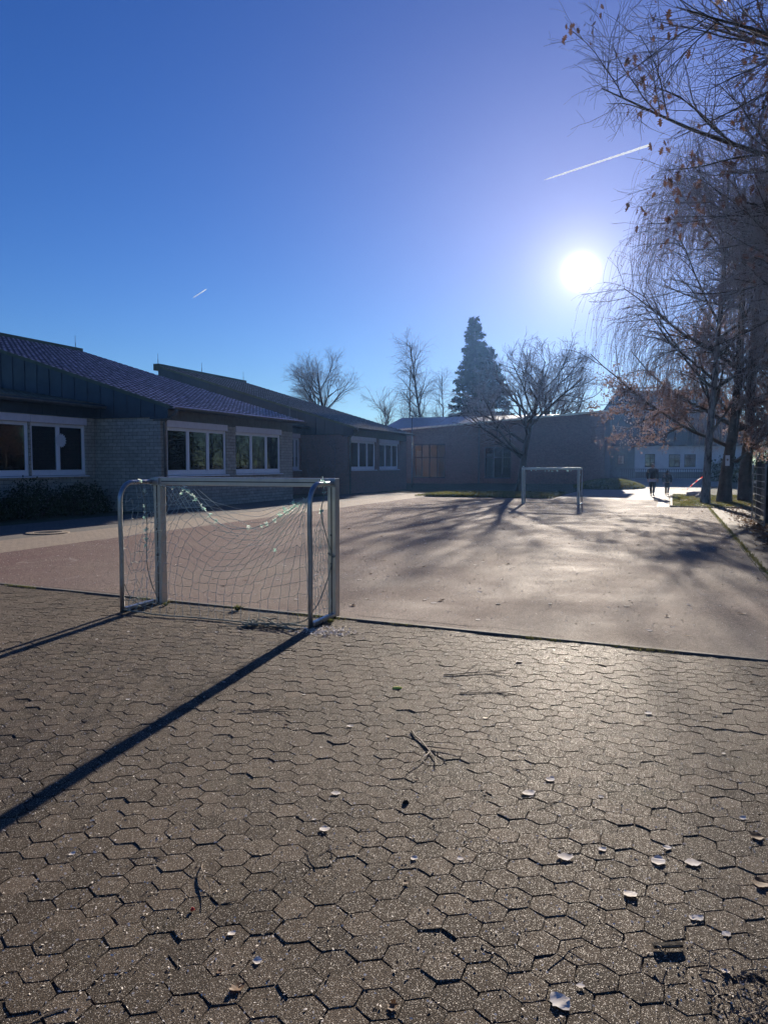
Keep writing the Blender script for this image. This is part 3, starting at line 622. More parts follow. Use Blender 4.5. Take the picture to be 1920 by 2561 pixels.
def build_hall():
    P = thing('assembly_hall', 'long brown brick hall with low slanting roof at the far end of the court', 'building')
    x = 67.5; yl, yr = 26.0, 5.3
    ops = [(19.4, 22.4, .45, 3.6), (13.3, 15.7, .45, 3.3)]
    # front wall facing -X built from bands round two glazed openings
    def top(y): return 6.15 - (y - yr) * 0.070
    m = MB(); ys = [yr, 13.3, 15.7, 19.4, 22.4, yl]
    for a, b in zip(ys[:-1], ys[1:]):
        op = [o for o in ops if o[0] == a]
        if op:
            m.box((x, a, -.05), (x + .35, b, op[0][2])); m.prism([(x, a, op[0][3]), (x, a, top(a)), (x, b, top(b)), (x, b, op[0][3])], (.35, 0, 0))
        else: m.prism([(x, a, -.05), (x, a, top(a)), (x, b, top(b)), (x, b, -.05)], (.35, 0, 0))
    m.box((x + .36, yr, -.05), (74.2, yr + .35, 6.0)); m.box((73.8, yr + .36, -.05), (74.2, yl, 6.0)); m.box((x + .36, yl - .35, -.05), (73.7, yl, 4.6)); m.build('wall', 'brick_red', P)
    for o_ in ops:
        a, b, z0, z1 = o_; f = MB(); k = 4 if b - a > 2.6 else 3; st = (b - a) / k
        f.box((x + .1, a, z0), (x + .18, b, z0 + .12)); f.box((x + .1, a, z1 - .12), (x + .18, b, z1)); f.box((x + .1, a, 2.3), (x + .18, b, 2.4))
        for i in range(k + 1): f.box((x + .095, a + i * st - .06, z0 + .12), (x + .185, a + i * st + .06, z1 - .12))
        w = f.build('glazed_door', 'zinc' if k == 3 else 'clad', P)
        g = MB(); g.box((x + .13, a, z0), (x + .14, b, z1)); g.build('pane', 'glass', w)
        MB().box((x + .5, a + st * .2, z0), (x + .52, a + st * 1.2, z1)).build('curtain', 'panel', w); MB().box((x + .5, b - st * .8, z0), (x + .52, b - .1, z1 - .6)).build('curtain', 'paper', w)
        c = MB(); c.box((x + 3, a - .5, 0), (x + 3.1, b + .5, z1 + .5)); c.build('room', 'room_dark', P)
    m = MB()
    m.prism([(x - .5, yr - .4, top(yr - .4)), (x - .5, yr - .4, top(yr - .4) + .14), (x - .5, yl, top(yl) + .14), (x - .5, yl, top(yl))], (.3, 0, 0))
    e = m.build('roof_edge', 'hall_edge', P)
    V = []; n = 30
    for i in range(n + 1):
        for j in range(n + 1):
            y = yr - .4 + (yl - yr + .4) * i / n; X = x - .5 + 7.4 * j / n; t = j / n
            V.append((X, y, (top(y) + .10) * (1 - t) + 6.50 * t))
    F = [(i * (n + 1) + j, i * (n + 1) + j + 1, (i + 1) * (n + 1) + j + 1, (i + 1) * (n + 1) + j) for i in range(n) for j in range(n)]
    r = link('roof', npmesh('roof', V, F), 'hall_roof', P); r.modifiers.new('s', 'SOLIDIFY').thickness = .08
    m = MB(); m.tube([(x - .08, 16.2, 0), (x - .08, 16.2, top(16.2) - .05)], .07, 8); m.build('downpipe', 'zinc', P)
    # posts of the covered way at the left
    return P
build_hall()
def build_house():
    P = thing('white_house', 'big white farmhouse with a steep dark hipped roof beyond the yard', 'house')
    x = 102; ops = [(1.85, 3.05, 1.35, 3.0), (-1.1, .2, 1.35, 2.95), (-2.9, -1.6, 1.35, 2.95), (5.5, 6.4, 1.7, 2.9)]
    ys = sorted({10.5, 4.3, -9.0, *[o[0] for o in ops], *[o[1] for o in ops]}); m = MB()
    for a, b in zip(ys[:-1], ys[1:]):
        op = [o for o in ops if o[0] == a]
        if op and a < 4.3: m.box((x, a, -.05), (x + .4, b, op[0][2])); m.box((x, a, op[0][3]), (x + .4, b, 4.2))
        elif a >= 4.3: pass
        else: m.box((x, a, -.05), (x + .4, b, 4.2))
    m.box((x + .41, -9, -.05), (116, -8.6, 4.2)); m.box((x + .41, 10.1, -.05), (116, 10.5, 4.2)); m.box((115.6, -8.59, -.05), (116, 10.09, 4.2)); m.build('wall', 'white_wall', P)
    m = MB(); m.box((x + .8, 4.31, -.05), (x + 1.2, 5.5, 4.1)); m.box((x + .8, 6.4, -.05), (x + 1.2, 10.09, 4.1)); m.box((x + .8, 5.5, -.05), (x + 1.2, 6.4, 1.7)); m.box((x + .8, 5.5, 2.9), (x + 1.2, 6.4, 4.1)); m.build('set_back_wall', 'panel', P)
    m = MB(); m.box((x - .06, -8.9, -.05), (x - .003, 4.2, .75)); m.build('plinth', 'kerb_dark', P)
    for a, b, z0, z1 in ops:
        f = MB(); w_ = b - a
        f.box((x + .12, a, z0), (x + .2, b, z0 + .1)); f.box((x + .12, a, z1 - .1), (x + .2, b, z1))
        for yy in (a, a + w_ / 2 - .05, b - .1): f.box((x + .12, yy, z0 + .1), (x + .2, yy + .1, z1 - .1))
        for k in (1, 2): z = z0 + (z1 - z0) * k / 3; f.box((x + .13, a + .1, z - .03), (x + .19, b - .1, z + .03))
        w = f.build('window', 'dark_wood', P); g = MB(); g.box((x + .15, a, z0), (x + .16, b, z1)); g.build('pane', 'glass', w)
        c = MB(); c.box((x + .6, a - .3, z0 - .3), (x + .65, b + .3, z1 + .3)); c.build('curtain', 'room', w)
    r0, r1 = 7.2, -6.0; ex, ex2, ey, ey2 = 101.3, 116.7, 11.2, -9.7
    m = MB(); v = [(ex, ey, 4.0), (ex, ey2, 4.0), (ex2, ey2, 4.0), (ex2, ey, 4.0), (109, r0, 11.6), (109, r1, 11.6)]
    m.add(v, [(0, 1, 5, 4), (1, 2, 5), (2, 3, 4, 5), (3, 0, 4), (3, 2, 1, 0)]); rf = m.build('roof', 'house_roof', P)
    m = MB(); m.box((108.6, .2, 11.0), (109.4, 1.1, 12.6)); m.build('chimney', 'brick_red', rf)
    m = MB(); m.tube([(109, 6.9, 11.5), (109, 6.9, 12.3)], .03, 5); m.prism([(109, 7.35, 12.25), (109, 6.95, 12.2), (109, 6.6, 12.3), (109, 6.5, 12.6), (109, 6.75, 12.45), (109, 7.05, 12.42), (109, 7.4, 12.65)], (.03, 0, 0)); m.build('weather_vane', 'dark_wood', rf)
build_house()
# ------------------------------------------------------------------ the two goals
GW, GD, GH = 2.50, 0.66, 1.60
def cord(m, pts, r, sides=4): m.tube(pts, r, sides, cap=False)
def smooth_pts(pts, k=6):
    """Catmull-Rom through the points"""
    p = [Vector(q) for q in pts]; p = [p[0] * 2 - p[1]] + p + [p[-1] * 2 - p[-2]]; out = []
    for i in range(1, len(p) - 2):
        for j in range(k):
            t = j / k; a, b, c, d = p[i - 1], p[i], p[i + 1], p[i + 2]
            out.append(0.5 * ((2 * b) + (c - a) * t + (2 * a - 5 * b + 4 * c - d) * t * t + (3 * b - a - 3 * c + d) * t ** 3))
    out.append(p[-2]); return out
def goal_frame(root):
    """local x from left to right post, y towards the front (away from the net), net side at negative y"""
    for x in (0.0, GW):
        s = 1 if x else -1
        x0, x1 = (x - .1, x) if x else (0, .1)
        m = MB(); m.box((x0, -.06, 0.0), (x1, .06, GH)); p = m.build('post', 'alu', root, bevel=.008)
        for yy in (-.0605, .0605):
            MB().box(((x0 + x1) / 2 - .008, min(yy, yy * .98) - .0005, .02), ((x0 + x1) / 2 + .008, max(yy, yy * .98) + .0005, GH - .1)).build('slot', 'groove', p)
        for z in (.95, .62): MB().tube([((x0 + x1) / 2, -.062, z), ((x0 + x1) / 2, -.072, z)], .014, 8).build('bolt', 'groove', p)
    m = MB(); m.box((.1015, -.06, GH - .10), (GW - .1015, .06, GH)); c = m.build('crossbar', 'alu', root, bevel=.008)
    MB().box((.12, -.0612, GH - .056), (GW - .12, -.058, GH - .044)).build('slot', 'groove', c)
    for x in (-.02, GW - .03):
        z = GH - .055; rr = .22; pts = [(x, -.05, z), (x, -.2, z + .002), (x, -GD + rr, z)]
        for k in range(1, 9):
            t = k / 8 * math.pi / 2; pts.append((x, -GD + rr - rr * math.sin(t), z - rr + rr * math.cos(t)))
        pts += [(x, -GD - .004, 1.1), (x, -GD + .012, .7), (x, -GD + .004, .35), (x, -GD, .0)]
        MB().tube(pts, .0275, 14).build('side_tube', 'steel', root, True)
        MB().box((x - .03, -GD + .028, .004), (x + .03, -.062, .052)).build('ground_rail', 'steel', root, bevel=.01)
    for x in (.035, GW - .05): MB().box((x - .07, -.085, GH - .1), (x + .06, -.0625, GH - .01)).build('corner_bracket', 'steel', root, bevel=.004)
def knot(root, p, s, seed, mat='tape'):
    rr = random.Random(seed); m = MB()
    for k in range(7):
        a = [Vector(p) + Vector((rr.gauss(0, s), rr.gauss(0, s * .6), rr.gauss(0, s))) for _ in range(3)]; w = Vector((rr.gauss(0, 1), rr.gauss(0, 1), rr.gauss(0, 1))).normalized() * s * .5
        m.add([a[0], a[1], a[2], a[0] + w, a[1] + w, a[2] + w], [(0, 1, 4, 3), (1, 2, 5, 4)])
    return m.build('tape_knot', mat, root)
def near_goal():
    root = thing('football_goal', 'near small aluminium football goal with torn sagging net and bits of green tape', 'goal', (7.98, 6.07, 0.003), R(-90), 'small football goals on the court')
    goal_frame(root); rr = random.Random(4)
    # back panel: the upper edge has come off the bar and sags, bunched up at the right tube
    top = smooth_pts([(.10, -.10, 1.50), (.34, -.12, 1.475), (.52, -.16, 1.47), (.78, -.30, 1.36), (1.10, -.42, 1.13), (1.45, -.46, 1.02), (1.85, -.50, 1.09), (2.2, -.60, 1.27), (2.45, -.66, 1.40)], 6)
    bot = smooth_pts([(-.02, -GD - .01, .03), (.6, -GD - .06, .015), (1.2, -GD - .03, .012), (1.8, -GD - .05, .012), (2.46, -GD - .01, .02)], 10)
    def at(P, u):
        x = max(0, min(1, u)) * (len(P) - 1); i = min(int(x), len(P) - 2); return P[i].lerp(P[i + 1], x - i)
    NU, NV = 22, 13
    def pt(i, j):
        v = j / NV; u = i / NU; us = min(1.0, u + .26 * (1 - v) ** 1.5 * (0.35 + u)); a = at(top, us); b = at(bot, u)
        vv = v ** (1.0 + .7 * us); p = a.lerp(b, vv); k = math.sin(math.pi * v)
        p = p + Vector((-.05 * k, -.05 * k * math.sin(3.1 * u + .5), -.10 * math.sin(math.pi * u) * math.sin(math.pi * v) * (1 - v) * 1.6))
        p += Vector((rr.gauss(0, .007), rr.gauss(0, .012), rr.gauss(0, .007))); p.z = max(.008, p.z); return p
    G = [[pt(i, j) for j in range(NV + 1)] for i in range(NU + 1)]
    m = MB()
    def strand(a, b, r=.0023, sag=.012):
        q = (a + b) / 2 + Vector((rr.gauss(0, .004), rr.gauss(0, .006), -abs(rr.gauss(0, sag)))); q.z = max(q.z, .006); cord(m, [a, q, b], r, 3)
    for i in range(NU + 1):
        for j in range(NV):
            if rr.random() > .03: strand(G[i][j], G[i][j + 1])
    for j in range(NV + 1):
        for i in range(NU):
            if j and rr.random() > .05: strand(G[i][j], G[i + 1][j], .0023, .016)
    m.build('back_net', 'cord_white', root)
    m = MB(); tp = [p + Vector((0, 0, rr.gauss(0, .008))) for p in top]; cord(m, tp, .0045, 5)
    # a few of the loose upper loops, still hanging from the bar at the left
    for k in range(9):
        x0 = .12 + k * .07; a = Vector((x0, -.08, 1.50 - .006 * k)); b = at(top, .30 + k * .055) + Vector((0, .02, -.03 - .01 * k))
        cord(m, [a, (a + b) / 2 + Vector((0, -.05, -.16 + .015 * k)), b], .0022, 4)
    for k in range(7):
        a = at(top, 1.0); b = at(top, .35 + .04 * k) + Vector((.0, -.03, -.05 * k * .6)); mid = (a + b) / 2 + Vector((.05, -.03, -.16 - .015 * k)); cord(m, smooth_pts([a, a.lerp(mid, .55) + Vector((0, 0, -.02)), mid, b], 4), .0022, 4)
    m.build('top_rope', 'cord_white', root)
    m = MB(); cord(m, [p + Vector((0, rr.gauss(0, .008), 0)) for p in bot], .008, 5); m.build('bottom_rope', 'cord', root)
    # side panels
    for side, x in (('l', -.01), ('r', GW - .04)):
        m = MB(); nu, nv = 6, 13
        def sp(i, j):
            u = i / nu; v = j / nv; y = -.06 - u * (GD - .08)
            if side == 'l':
                zt = 1.52 - .10 * u * u; w = .10 * math.sin(math.pi * v)
                return Vector((x + .03 + w * (.6 + .5 * math.sin(5 * v + u * 3)) + rr.gauss(0, .012), y + .03 * math.sin(6 * v + 2 * u) + rr.gauss(0, .012), zt * (1 - v) + .03 * v + rr.gauss(0, .008)))
            g = (1 - v) ** 1.2; y2 = y * (1 - g) + (-.30) * g
            return Vector((x - .02 - .08 * math.sin(math.pi * v) * u + rr.gauss(0, .01), y2 + rr.gauss(0, .01), 1.22 * (1 - v) + .03 * v + rr.gauss(0, .008)))
        g = [[sp(i, j) for j in range(nv + 1)] for i in range(nu + 1)]
        for i in range(nu + 1):
            for j in range(nv):
                if rr.random() > .08: strand(g[i][j], g[i][j + 1])
        for j in range(1, nv + 1):
            for i in range(nu):
                if rr.random() > .12: strand(g[i][j], g[i + 1][j], .0023, .03)
        m.build('side_net', 'cord_white', root)
    m = MB(); cord(m, smooth_pts([(-.01, -.30, 1.54), (.06, -.30, 1.30), (.05, -.26, 1.0), (.04, -.27, .6), (.06, -.22, .3), (.05, -.07, .06)], 5), .005, 5)
    cord(m, smooth_pts([(-.02, -GD, .42), (.04, -.58, .16), (.10, -.45, .05), (.2, -.4, .02)], 5), .004, 5); m.build('tie_rope', 'cord', root)
    xr = GW - .04
    m = MB(); cord(m, smooth_pts([(xr, -.32, 1.56), (xr + .01, -.30, 1.42), (xr - .02, -.31, 1.22), (xr + .01, -.24, .95), (xr, -.09, .74), (xr - .01, -.10, .55), (xr - .02, -.35, .25), (xr - .03, -.55, .14), (xr - .1, -.62, .05), (xr - .35, -.72, .02)], 6), .006, 5)
    cord(m, smooth_pts([(xr - .02, -.05, .72), (xr - .05, -.075, .74), (xr + .02, -.075, .70), (xr + .04, -.06, .72)], 4), .007, 5); m.build('tie_rope', 'cord', root)
    for k, (x, y, z, s) in enumerate([(-.01, -.30, 1.545, .022), (.05, -.3, 1.44, .02), (.06, -.28, 1.12, .018), (.045, -.27, .96, .022), (.045, -.27, .84, .02), (.045, -.27, .72, .018), (.14, -.1, 1.5, .014), (.34, -.12, 1.48, .018), (.52, -.16, 1.475, .024),
                                      (.60, -.2, 1.44, .02), (.70, -.26, 1.39, .022), (.80, -.31, 1.34, .026), (.95, -.37, 1.24, .02), (1.05, -.4, 1.16, .022), (1.14, -.43, 1.11, .02), (1.60, -.47, 1.04, .02), (1.85, -.5, 1.09, .018), (2.05, -.56, 1.21, .024), (2.15, -.6, 1.27, .026),
                                      (2.26, -.64, 1.35, .024), (1.98, -.55, .80, .02), (2.46, -.31, 1.56, .03), (2.47, -.29, 1.44, .014), (2.44, -.31, 1.24, .026), (.44, -.1, 1.40, .014)]):
        knot(root, (x, y, z), s * .8, 50 + k)
    for k in range(26):
        u = rr.choice((rr.uniform(.18, .5), rr.uniform(.7, .98))); p = at(top, u); knot(root, (p.x, p.y, p.z), rr.uniform(.009, .015), 150 + k)
    for k in range(9): knot(root, (.045 + rr.gauss(0, .01), -.28, rr.uniform(.62, 1.4)), .012, 190 + k)
    # the bunched-up net on the ground by the right tube
    m = MB()
    for k in range(34):
        a = Vector((xr - .15 - rr.random() * .62, -.68 - rr.random() * .16, .01 + rr.random() * .03)); b = a + Vector((rr.gauss(0, .09), rr.gauss(0, .05), rr.gauss(0, .012))); c = b + Vector((rr.gauss(0, .09), rr.gauss(0, .05), rr.gauss(0, .012)))
        for q in (b, c): q.z = max(.008, q.z)
        cord(m, smooth_pts([a, b, c], 4), .006, 4)
    m.build('net_bundle', 'cord', root)
    return root
def far_goal():
    root = thing('football_goal', 'far small aluminium football goal standing at the far end of the court', 'goal', (33.65, 3.64, .008), R(90), 'small football goals on the court')
    goal_frame(root); rr = random.Random(9); m = MB()
    nu, nv = 22, 12
    def pt(i, j):
        u = i / nu; v = j / nv; y = -.08 - (GD - .1) * min(1, v * 3.2) ** .8; z = 1.52 * (1 - v) + .02 * v; return Vector((.06 + u * (GW - .12) + rr.gauss(0, .02), y + rr.gauss(0, .02), max(.01, z - .16 * math.sin(math.pi * u) * math.sin(math.pi * v) + rr.gauss(0, .015))))
    g = [[pt(i, j) for j in range(nv + 1)] for i in range(nu + 1)]
    for i in range(nu + 1):
        cord(m, g[i], .0015, 3)
    for j in range(1, nv + 1): cord(m, [g[i][j] for i in range(nu + 1)], .0015, 3)
    m.build('back_net', 'cord', root)
    m = MB(); cord(m, smooth_pts([(.05, -GD, .03), (.8, -GD - .1, .02), (1.6, -GD + .02, .02), (GW - .05, -GD, .03)], 6), .014, 5); m.build('bottom_rope', 'cord', root)
    for k, (x, y, z, s) in enumerate([(1.0, -.1, 1.46, .03), (1.2, -.1, 1.45, .02), (1.35, -.1, 1.46, .02), (1.5, -.1, 1.46, .02), (.55, -.1, 1.47, .03), (.4, -.1, 1.48, .02), (2.1, -.1, 1.47, .02), (1.9, -.1, 1.48, .016), (GW - .08, 0, GH + .03, .02), (.0, -.1, 1.3, .02)]): knot(root, (x, y, z), s, 90 + k)
    return root
near_goal(); far_goal()
# ------------------------------------------------------------------ trees
def env(k): return lambda t: np.clip(1 - t, 0.05, 1) ** k
def thin(lv, c):
    lv = [dict(x) for x in lv]; lv[0]['c'] = c[0]; lv[1]['c'] = c[1]; lv[2]['c'] = c[2]; return lv
def build_trees():
    far = 'bare trees rising behind the school'
    def wp(Xc, Yc): return (.352 * Xc + .936 * Yc, -.936 * Xc + .352 * Yc, 0)
    # round crowned maple behind the wing
    make_tree('round crowned bare tree standing alone above the low roof', wp(-6.1, 85), 11, 12.0, .34, [
        dict(c=13, t=(.48, .88), a=46, asd=10, L=6.2, f=lambda t: 1.25 - .75 * t, n=9, w=.05, g=.07, r=.13, re=.02, s=5, even=True),
        dict(c=11, t=(.18, .97), a=36, L=2.6, f=lambda t: 1.25 - .75 * t, n=6, w=.07, g=.05, r=.05, re=.01, s=4),
        dict(c=7, t=(.2, 1), a=38, L=1.1, n=5, w=.1, g=.03, r=.02, re=.007), dict(c=3, t=(.3, 1), a=40, L=.5, n=3, w=.1, r=.012, re=.006)], 'bark_far', far)
    make_tree('bushy bare tree low behind the roof, left of the birch', wp(.6, 88), 12, 8.5, .2, [
        dict(c=14, t=(.15, .9), a=40, L=4.2, f=lambda t: 1.2 - .7 * t, n=8, w=.07, g=.09, r=.08, re=.015, s=4, even=True),
        dict(c=10, t=(.2, .97), a=36, L=1.8, n=5, w=.09, g=.05, r=.035, re=.008), dict(c=6, t=(.2, 1), a=40, L=.8, n=4, w=.1, r=.014, re=.006)], 'bark_far', far)
    make_tree('slender bare tree with fine drooping twigs beside the birch', wp(2.3, 86), 13, 12.6, .16, [
        dict(c=20, t=(.2, .96), a=38, L=3.2, f=lambda t: 1.3 - t, n=8, w=.08, g=.05, r=.05, re=.012, s=4, even=True),
        dict(c=9, t=(.2, .97), a=42, L=1.5, n=6, w=.1, g=-.10, r=.022, re=.007), dict(c=4, t=(.2, 1), a=40, L=.9, n=5, w=.1, g=-.2, r=.011, re=.006)], 'bark_far', far, 'bare_birch')
    make_tree('tall bare birch with one straight stem, highest left of the spruce', wp(4.4, 85), 14, 15.0, .22, [
        dict(c=24, t=(.25, .97), a=44, L=4.2, f=lambda t: 1.25 - 1.0 * t, n=9, w=.07, g=.06, r=.07, re=.013, s=4, even=True),
        dict(c=10, t=(.2, .97), a=42, L=1.7, n=6, w=.09, g=.0, r=.028, re=.008), dict(c=5, t=(.2, 1), a=40, L=.8, n=4, w=.1, g=-.1, r=.012, re=.006)], 'bark_far', far, 'bare_birch')
    make_tree('thin pale tree just left of the tall spruce', wp(7.3, 90), 15, 12.2, .13, [
        dict(c=20, t=(.15, .96), a=34, L=3.8, f=lambda t: 1.2 - .9 * t, n=8, w=.09, g=.07, r=.045, re=.01, s=4, even=True),
        dict(c=9, t=(.2, .97), a=40, L=1.5, n=6, w=.1, g=-.05, r=.02, re=.007), dict(c=4, t=(.2, 1), a=40, L=.9, n=5, w=.1, g=-.2, r=.011, re=.006)], 'bark_far', far)
    # spruces
    def conifer(label, loc, seed, H, rb, dens, z0=2.2, lean=0.0):
        rng = np.random.default_rng(seed); root = thing('spruce_tree', label, 'conifer', loc)
        tr = grow(rng, np.array([[0, 0, -.1]]), np.array([[lean, 0, 1.]]), np.array([H]), 10, .012, .05); rad = taper(np.array([.26]), .03, 10)
        v, f = tubes_np(tr, rad, 8); link('trunk', npmesh('trunk', v, f), 'bark_far', root, True)
        n = int(H * 15); t = np.sort(rng.uniform(z0 / H, .985, n)); x = t * 9; i = np.minimum(x.astype(int), 8); fr = (x - i)[:, None]
        st = tr[0, i] * (1 - fr) + tr[0, i + 1] * fr; az = rng.uniform(0, 2 * np.pi, n); d = np.stack([np.cos(az), np.sin(az), rng.normal(.12, .12, n)], 1)
        L = rb * (1 - t) ** .72 * rng.uniform(.55, 1.15, n) + .25
        br = grow(rng, st, d, L, 7, .05, -.035); br[:, -2:, 2] += (L * .05)[:, None]
        v, f = tubes_np(br, taper(np.full(n, .035), .008, 7), 4); link('limbs', npmesh('limbs', v, f), 'bark_far', root)
        K = (L * dens).astype(int) + 5; idx = np.repeat(np.arange(n), K); u = rng.uniform(.08, 1.0, len(idx)) * 6; j = np.minimum(u.astype(int), 5); q = (u - j)[:, None]
        p = br[idx, j] * (1 - q) + br[idx, j + 1] * q; dr = nrm(br[idx, j + 1] - br[idx, j]); side = rng.normal(0, .75, (len(idx), 3)); dd = nrm(dr + side + np.array([0, 0, -.35]))
        w = nrm(np.cross(dd, rng.normal(0, 1, dd.shape))); ln = rng.uniform(.25, .62, len(idx))[:, None]; wd = ln * rng.uniform(.12, .22, (len(idx), 1))
        v = np.stack([p - w * wd * .4, p + dd * ln * .45 - w * wd, p + dd * ln, p + dd * ln * .5 + w * wd], 1).reshape(-1, 3)
        link('foliage', npmesh('foliage', v, np.arange(len(v)).reshape(-1, 4)), 'needle', root); return root
    conifer('tall dark spruce with a pointed top, above the hall roof', wp(13.2, 110), 21, 23.0, 4.7, 60, 2.6)
    conifer('shorter dense dark conifer close on the right of the tall spruce', wp(15.0, 108), 22, 18.2, 4.6, 90, 2.4)
    # the walnut before the hall and the one behind it
    make_tree('bare spreading walnut tree in front of the hall, beyond the far goal', (48.8, 9.0, 0), 33, 7.4, .27, [
        dict(c=12, t=(.28, .94), a=54, asd=8, L=4.8, f=lambda t: 1.2 - .5 * t, n=10, w=.10, g=.03, r=.14, re=.035, s=7, even=True),
        dict(c=8, t=(.2, .97), a=42, L=1.9, n=7, w=.12, g=.03, r=.06, re=.014, s=5),
        dict(c=6, t=(.2, 1), a=44, L=.95, n=5, w=.15, g=.03, r=.026, re=.009, s=4), dict(c=4, t=(.2, 1), a=45, L=.45, n=4, w=.15, g=.05, r=.012, re=.006)], 'bark_far', None, 'walnut_tree', lean=(0, -.05))
    make_tree('wide bare walnut tree with forked leaning stems behind the hall', wp(16.4, 80), 32, 9.8, .42, [
        dict(c=13, t=(.2, .88), a=48, asd=9, L=7.0, f=lambda t: 1.2 - .5 * t, n=11, w=.10, g=.06, r=.22, re=.05, s=6, even=True),
        dict(c=10, t=(.2, .97), a=40, L=2.8, n=7, w=.11, g=.06, r=.085, re=.02, s=4),
        dict(c=7, t=(.2, 1), a=42, L=1.4, n=5, w=.14, g=.06, r=.036, re=.014), dict(c=4, t=(.2, 1), a=45, L=.7, n=4, w=.15, g=.08, r=.014, re=.008)], 'bark_far', None, 'walnut_tree', lean=(-.02, -.10))
    # the row along the right side of the court
    weep = lambda tl, td=1: [
        dict(c=25, t=(.22, .97), a=48, asd=9, L=5.2 * td, f=lambda t: 1.2 - .6 * t, n=10, w=.07, g=.03, r=.07, re=.014, s=5, even=True),
        dict(c=13, t=(.25, 1), a=38, L=1.8, n=7, w=.08, g=-.12, r=.024, re=.008, s=4),
        dict(c=10, t=(.15, 1), a=42, L=tl, n=8, w=.06, g=-.62, r=.009, re=.005, s=3, zmin=2.4)]
    make_tree('weeping birch with a straight stem at the corner of the grass strip', (36.5, -1.47, 0), 41, 14.6, .17, weep(3.0, 1.0), 'birch', None, 'birch_tree', leaves=dict(N=30000, m='beech_leaf', s=.055, sp=.06, clump=3, tp=LOZ), lean=(0, -.03), wob=.012)
    make_tree('thick trunked oak with a small white plate, holding rusty leaves', (37.6, -2.3, 0), 42, 13.5, .27, [
        dict(c=20, t=(.14, .95), a=68, asd=10, L=6.3, f=lambda t: 1.15 - .6 * t, n=10, w=.07, g=.01, r=.10, re=.018, s=5, even=True, zmin=1.9),
        dict(c=12, t=(.2, 1), a=42, L=2.2, n=6, w=.1, g=-.01, r=.035, re=.009, s=4, zmin=1.7),
        dict(c=10, t=(.2, 1), a=42, L=.9, n=5, w=.13, g=-.05, r=.012, re=.005, s=3, zmin=1.6)], 'bark', None, 'oak_tree', leaves=dict(N=18000, m='beech_leaf', s=.10, sp=.12, clump=7, tp=OVAL, z=(1.7, 6.4)))
    make_tree('dark oak trunk right of the white plate, in the tree row', (39.1, -3.3, 0), 43, 14.0, .28, [
        dict(c=20, t=(.2, .95), a=58, asd=10, L=5.6, f=lambda t: 1.15 - .6 * t, n=9, w=.08, g=.03, r=.10, re=.018, s=5, even=True),
        dict(c=10, t=(.25, 1), a=42, L=2.2, n=6, w=.1, r=.035, re=.009, s=4),
        dict(c=7, t=(.2, 1), a=42, L=.9, n=5, w=.13, g=-.05, r=.012, re=.005, s=3)], 'bark', None, 'oak_tree', leaves=dict(N=9000, m='beech_leaf', s=.10, sp=.12, clump=6, z=(2, 9)))
    make_tree('tall weeping birch behind the oaks of the row', (43.5, -5.2, 0), 44, 15.5, .2, thin(weep(2.4), (18, 9, 7)), 'birch', None, 'birch_tree', leaves=dict(N=12000, m='beech_leaf', s=.05, sp=.10, clump=4, tp=LOZ))
    make_tree('weeping birch behind the board fence, nearest of the row', (29.5, -4.9, 0), 45, 13.0, .18, thin(weep(2.2, .85), (15, 8, 6)), 'birch', None, 'birch_tree', leaves=dict(N=16000, m='beech_leaf', s=.045, sp=.10, clump=4, tp=LOZ))
    make_tree('many branched bare tree behind the board fence beside the birch', (25.0, -6.6, 0), 46, 12.5, .22, [
        dict(c=15, t=(.15, .95), a=48, asd=10, L=5.0, f=lambda t: 1.15 - .6 * t, n=9, w=.08, g=.05, r=.09, re=.018, s=5, even=True),
        dict(c=8, t=(.25, 1), a=42, L=2.0, n=6, w=.1, r=.035, re=.009, s=4),
        dict(c=7, t=(.2, 1), a=42, L=.9, n=5, w=.13, r=.012, re=.005, s=3)], 'bark', None, 'bare_tree', leaves=dict(N=5000, m='oak_leaf', s=.10, sp=.1, clump=5))
    # the red oak close by whose branches reach into the picture
    make_tree('near red oak whose leafy branch ends reach in from the upper right', (15.6, -4.6, 0), 47, 13.5, .30, [
        dict(c=28, t=(.18, .96), a=72, asd=8, L=6.6, f=lambda t: 1.12 - .5 * t, n=12, w=.045, g=.004, r=.085, re=.012, s=7, even=True),
        dict(c=17, t=(.22, 1), a=40, L=2.4, f=lambda t: 1.15 - .5 * t, n=8, w=.08, g=-.005, r=.026, re=.006, s=5),
        dict(c=11, t=(.12, 1), a=40, L=.95, n=6, w=.11, g=-.01, r=.009, re=.0032, s=4),
        dict(c=4, t=(.2, 1), a=42, L=.32, n=4, w=.14, g=.0, r=.0045, re=.0024, s=3)], 'bark', None, 'oak_tree', leaves=dict(N=3000, m='oak_leaf', s=.13, z=(5.2, 30), sp=.09, clump=5, tp=OAK, hang=1.0))
    # evergreen shrubs closing the view below the row
    def shrub(label, loc, seed, r, h, N, name='evergreen_shrub', m='evergreen', s=.10, cat='shrub', ry=None):
        rng = np.random.default_rng(seed); root = thing(name, label, cat, loc); ry = ry or r
        st = np.zeros((16, 3)); st[:, 0] = rng.normal(0, r * .25, 16); st[:, 1] = rng.normal(0, ry * .25, 16); d = nrm(np.stack([rng.normal(0, .45, 16) * r, rng.normal(0, .45, 16) * ry, np.full(16, h * .6)], 1))
        p = grow(rng, st, d, np.full(16, h * .85), 7, .1, .05); v, f = tubes_np(p, taper(np.full(16, .03), .006, 7), 4); link('stems', npmesh('stems', v, f), 'bark_far', root)
        ph = rng.uniform(0, 6.28, 6); u = nrm(rng.normal(0, 1, (N, 3))); u[:, 2] = np.abs(u[:, 2]) * 1.0
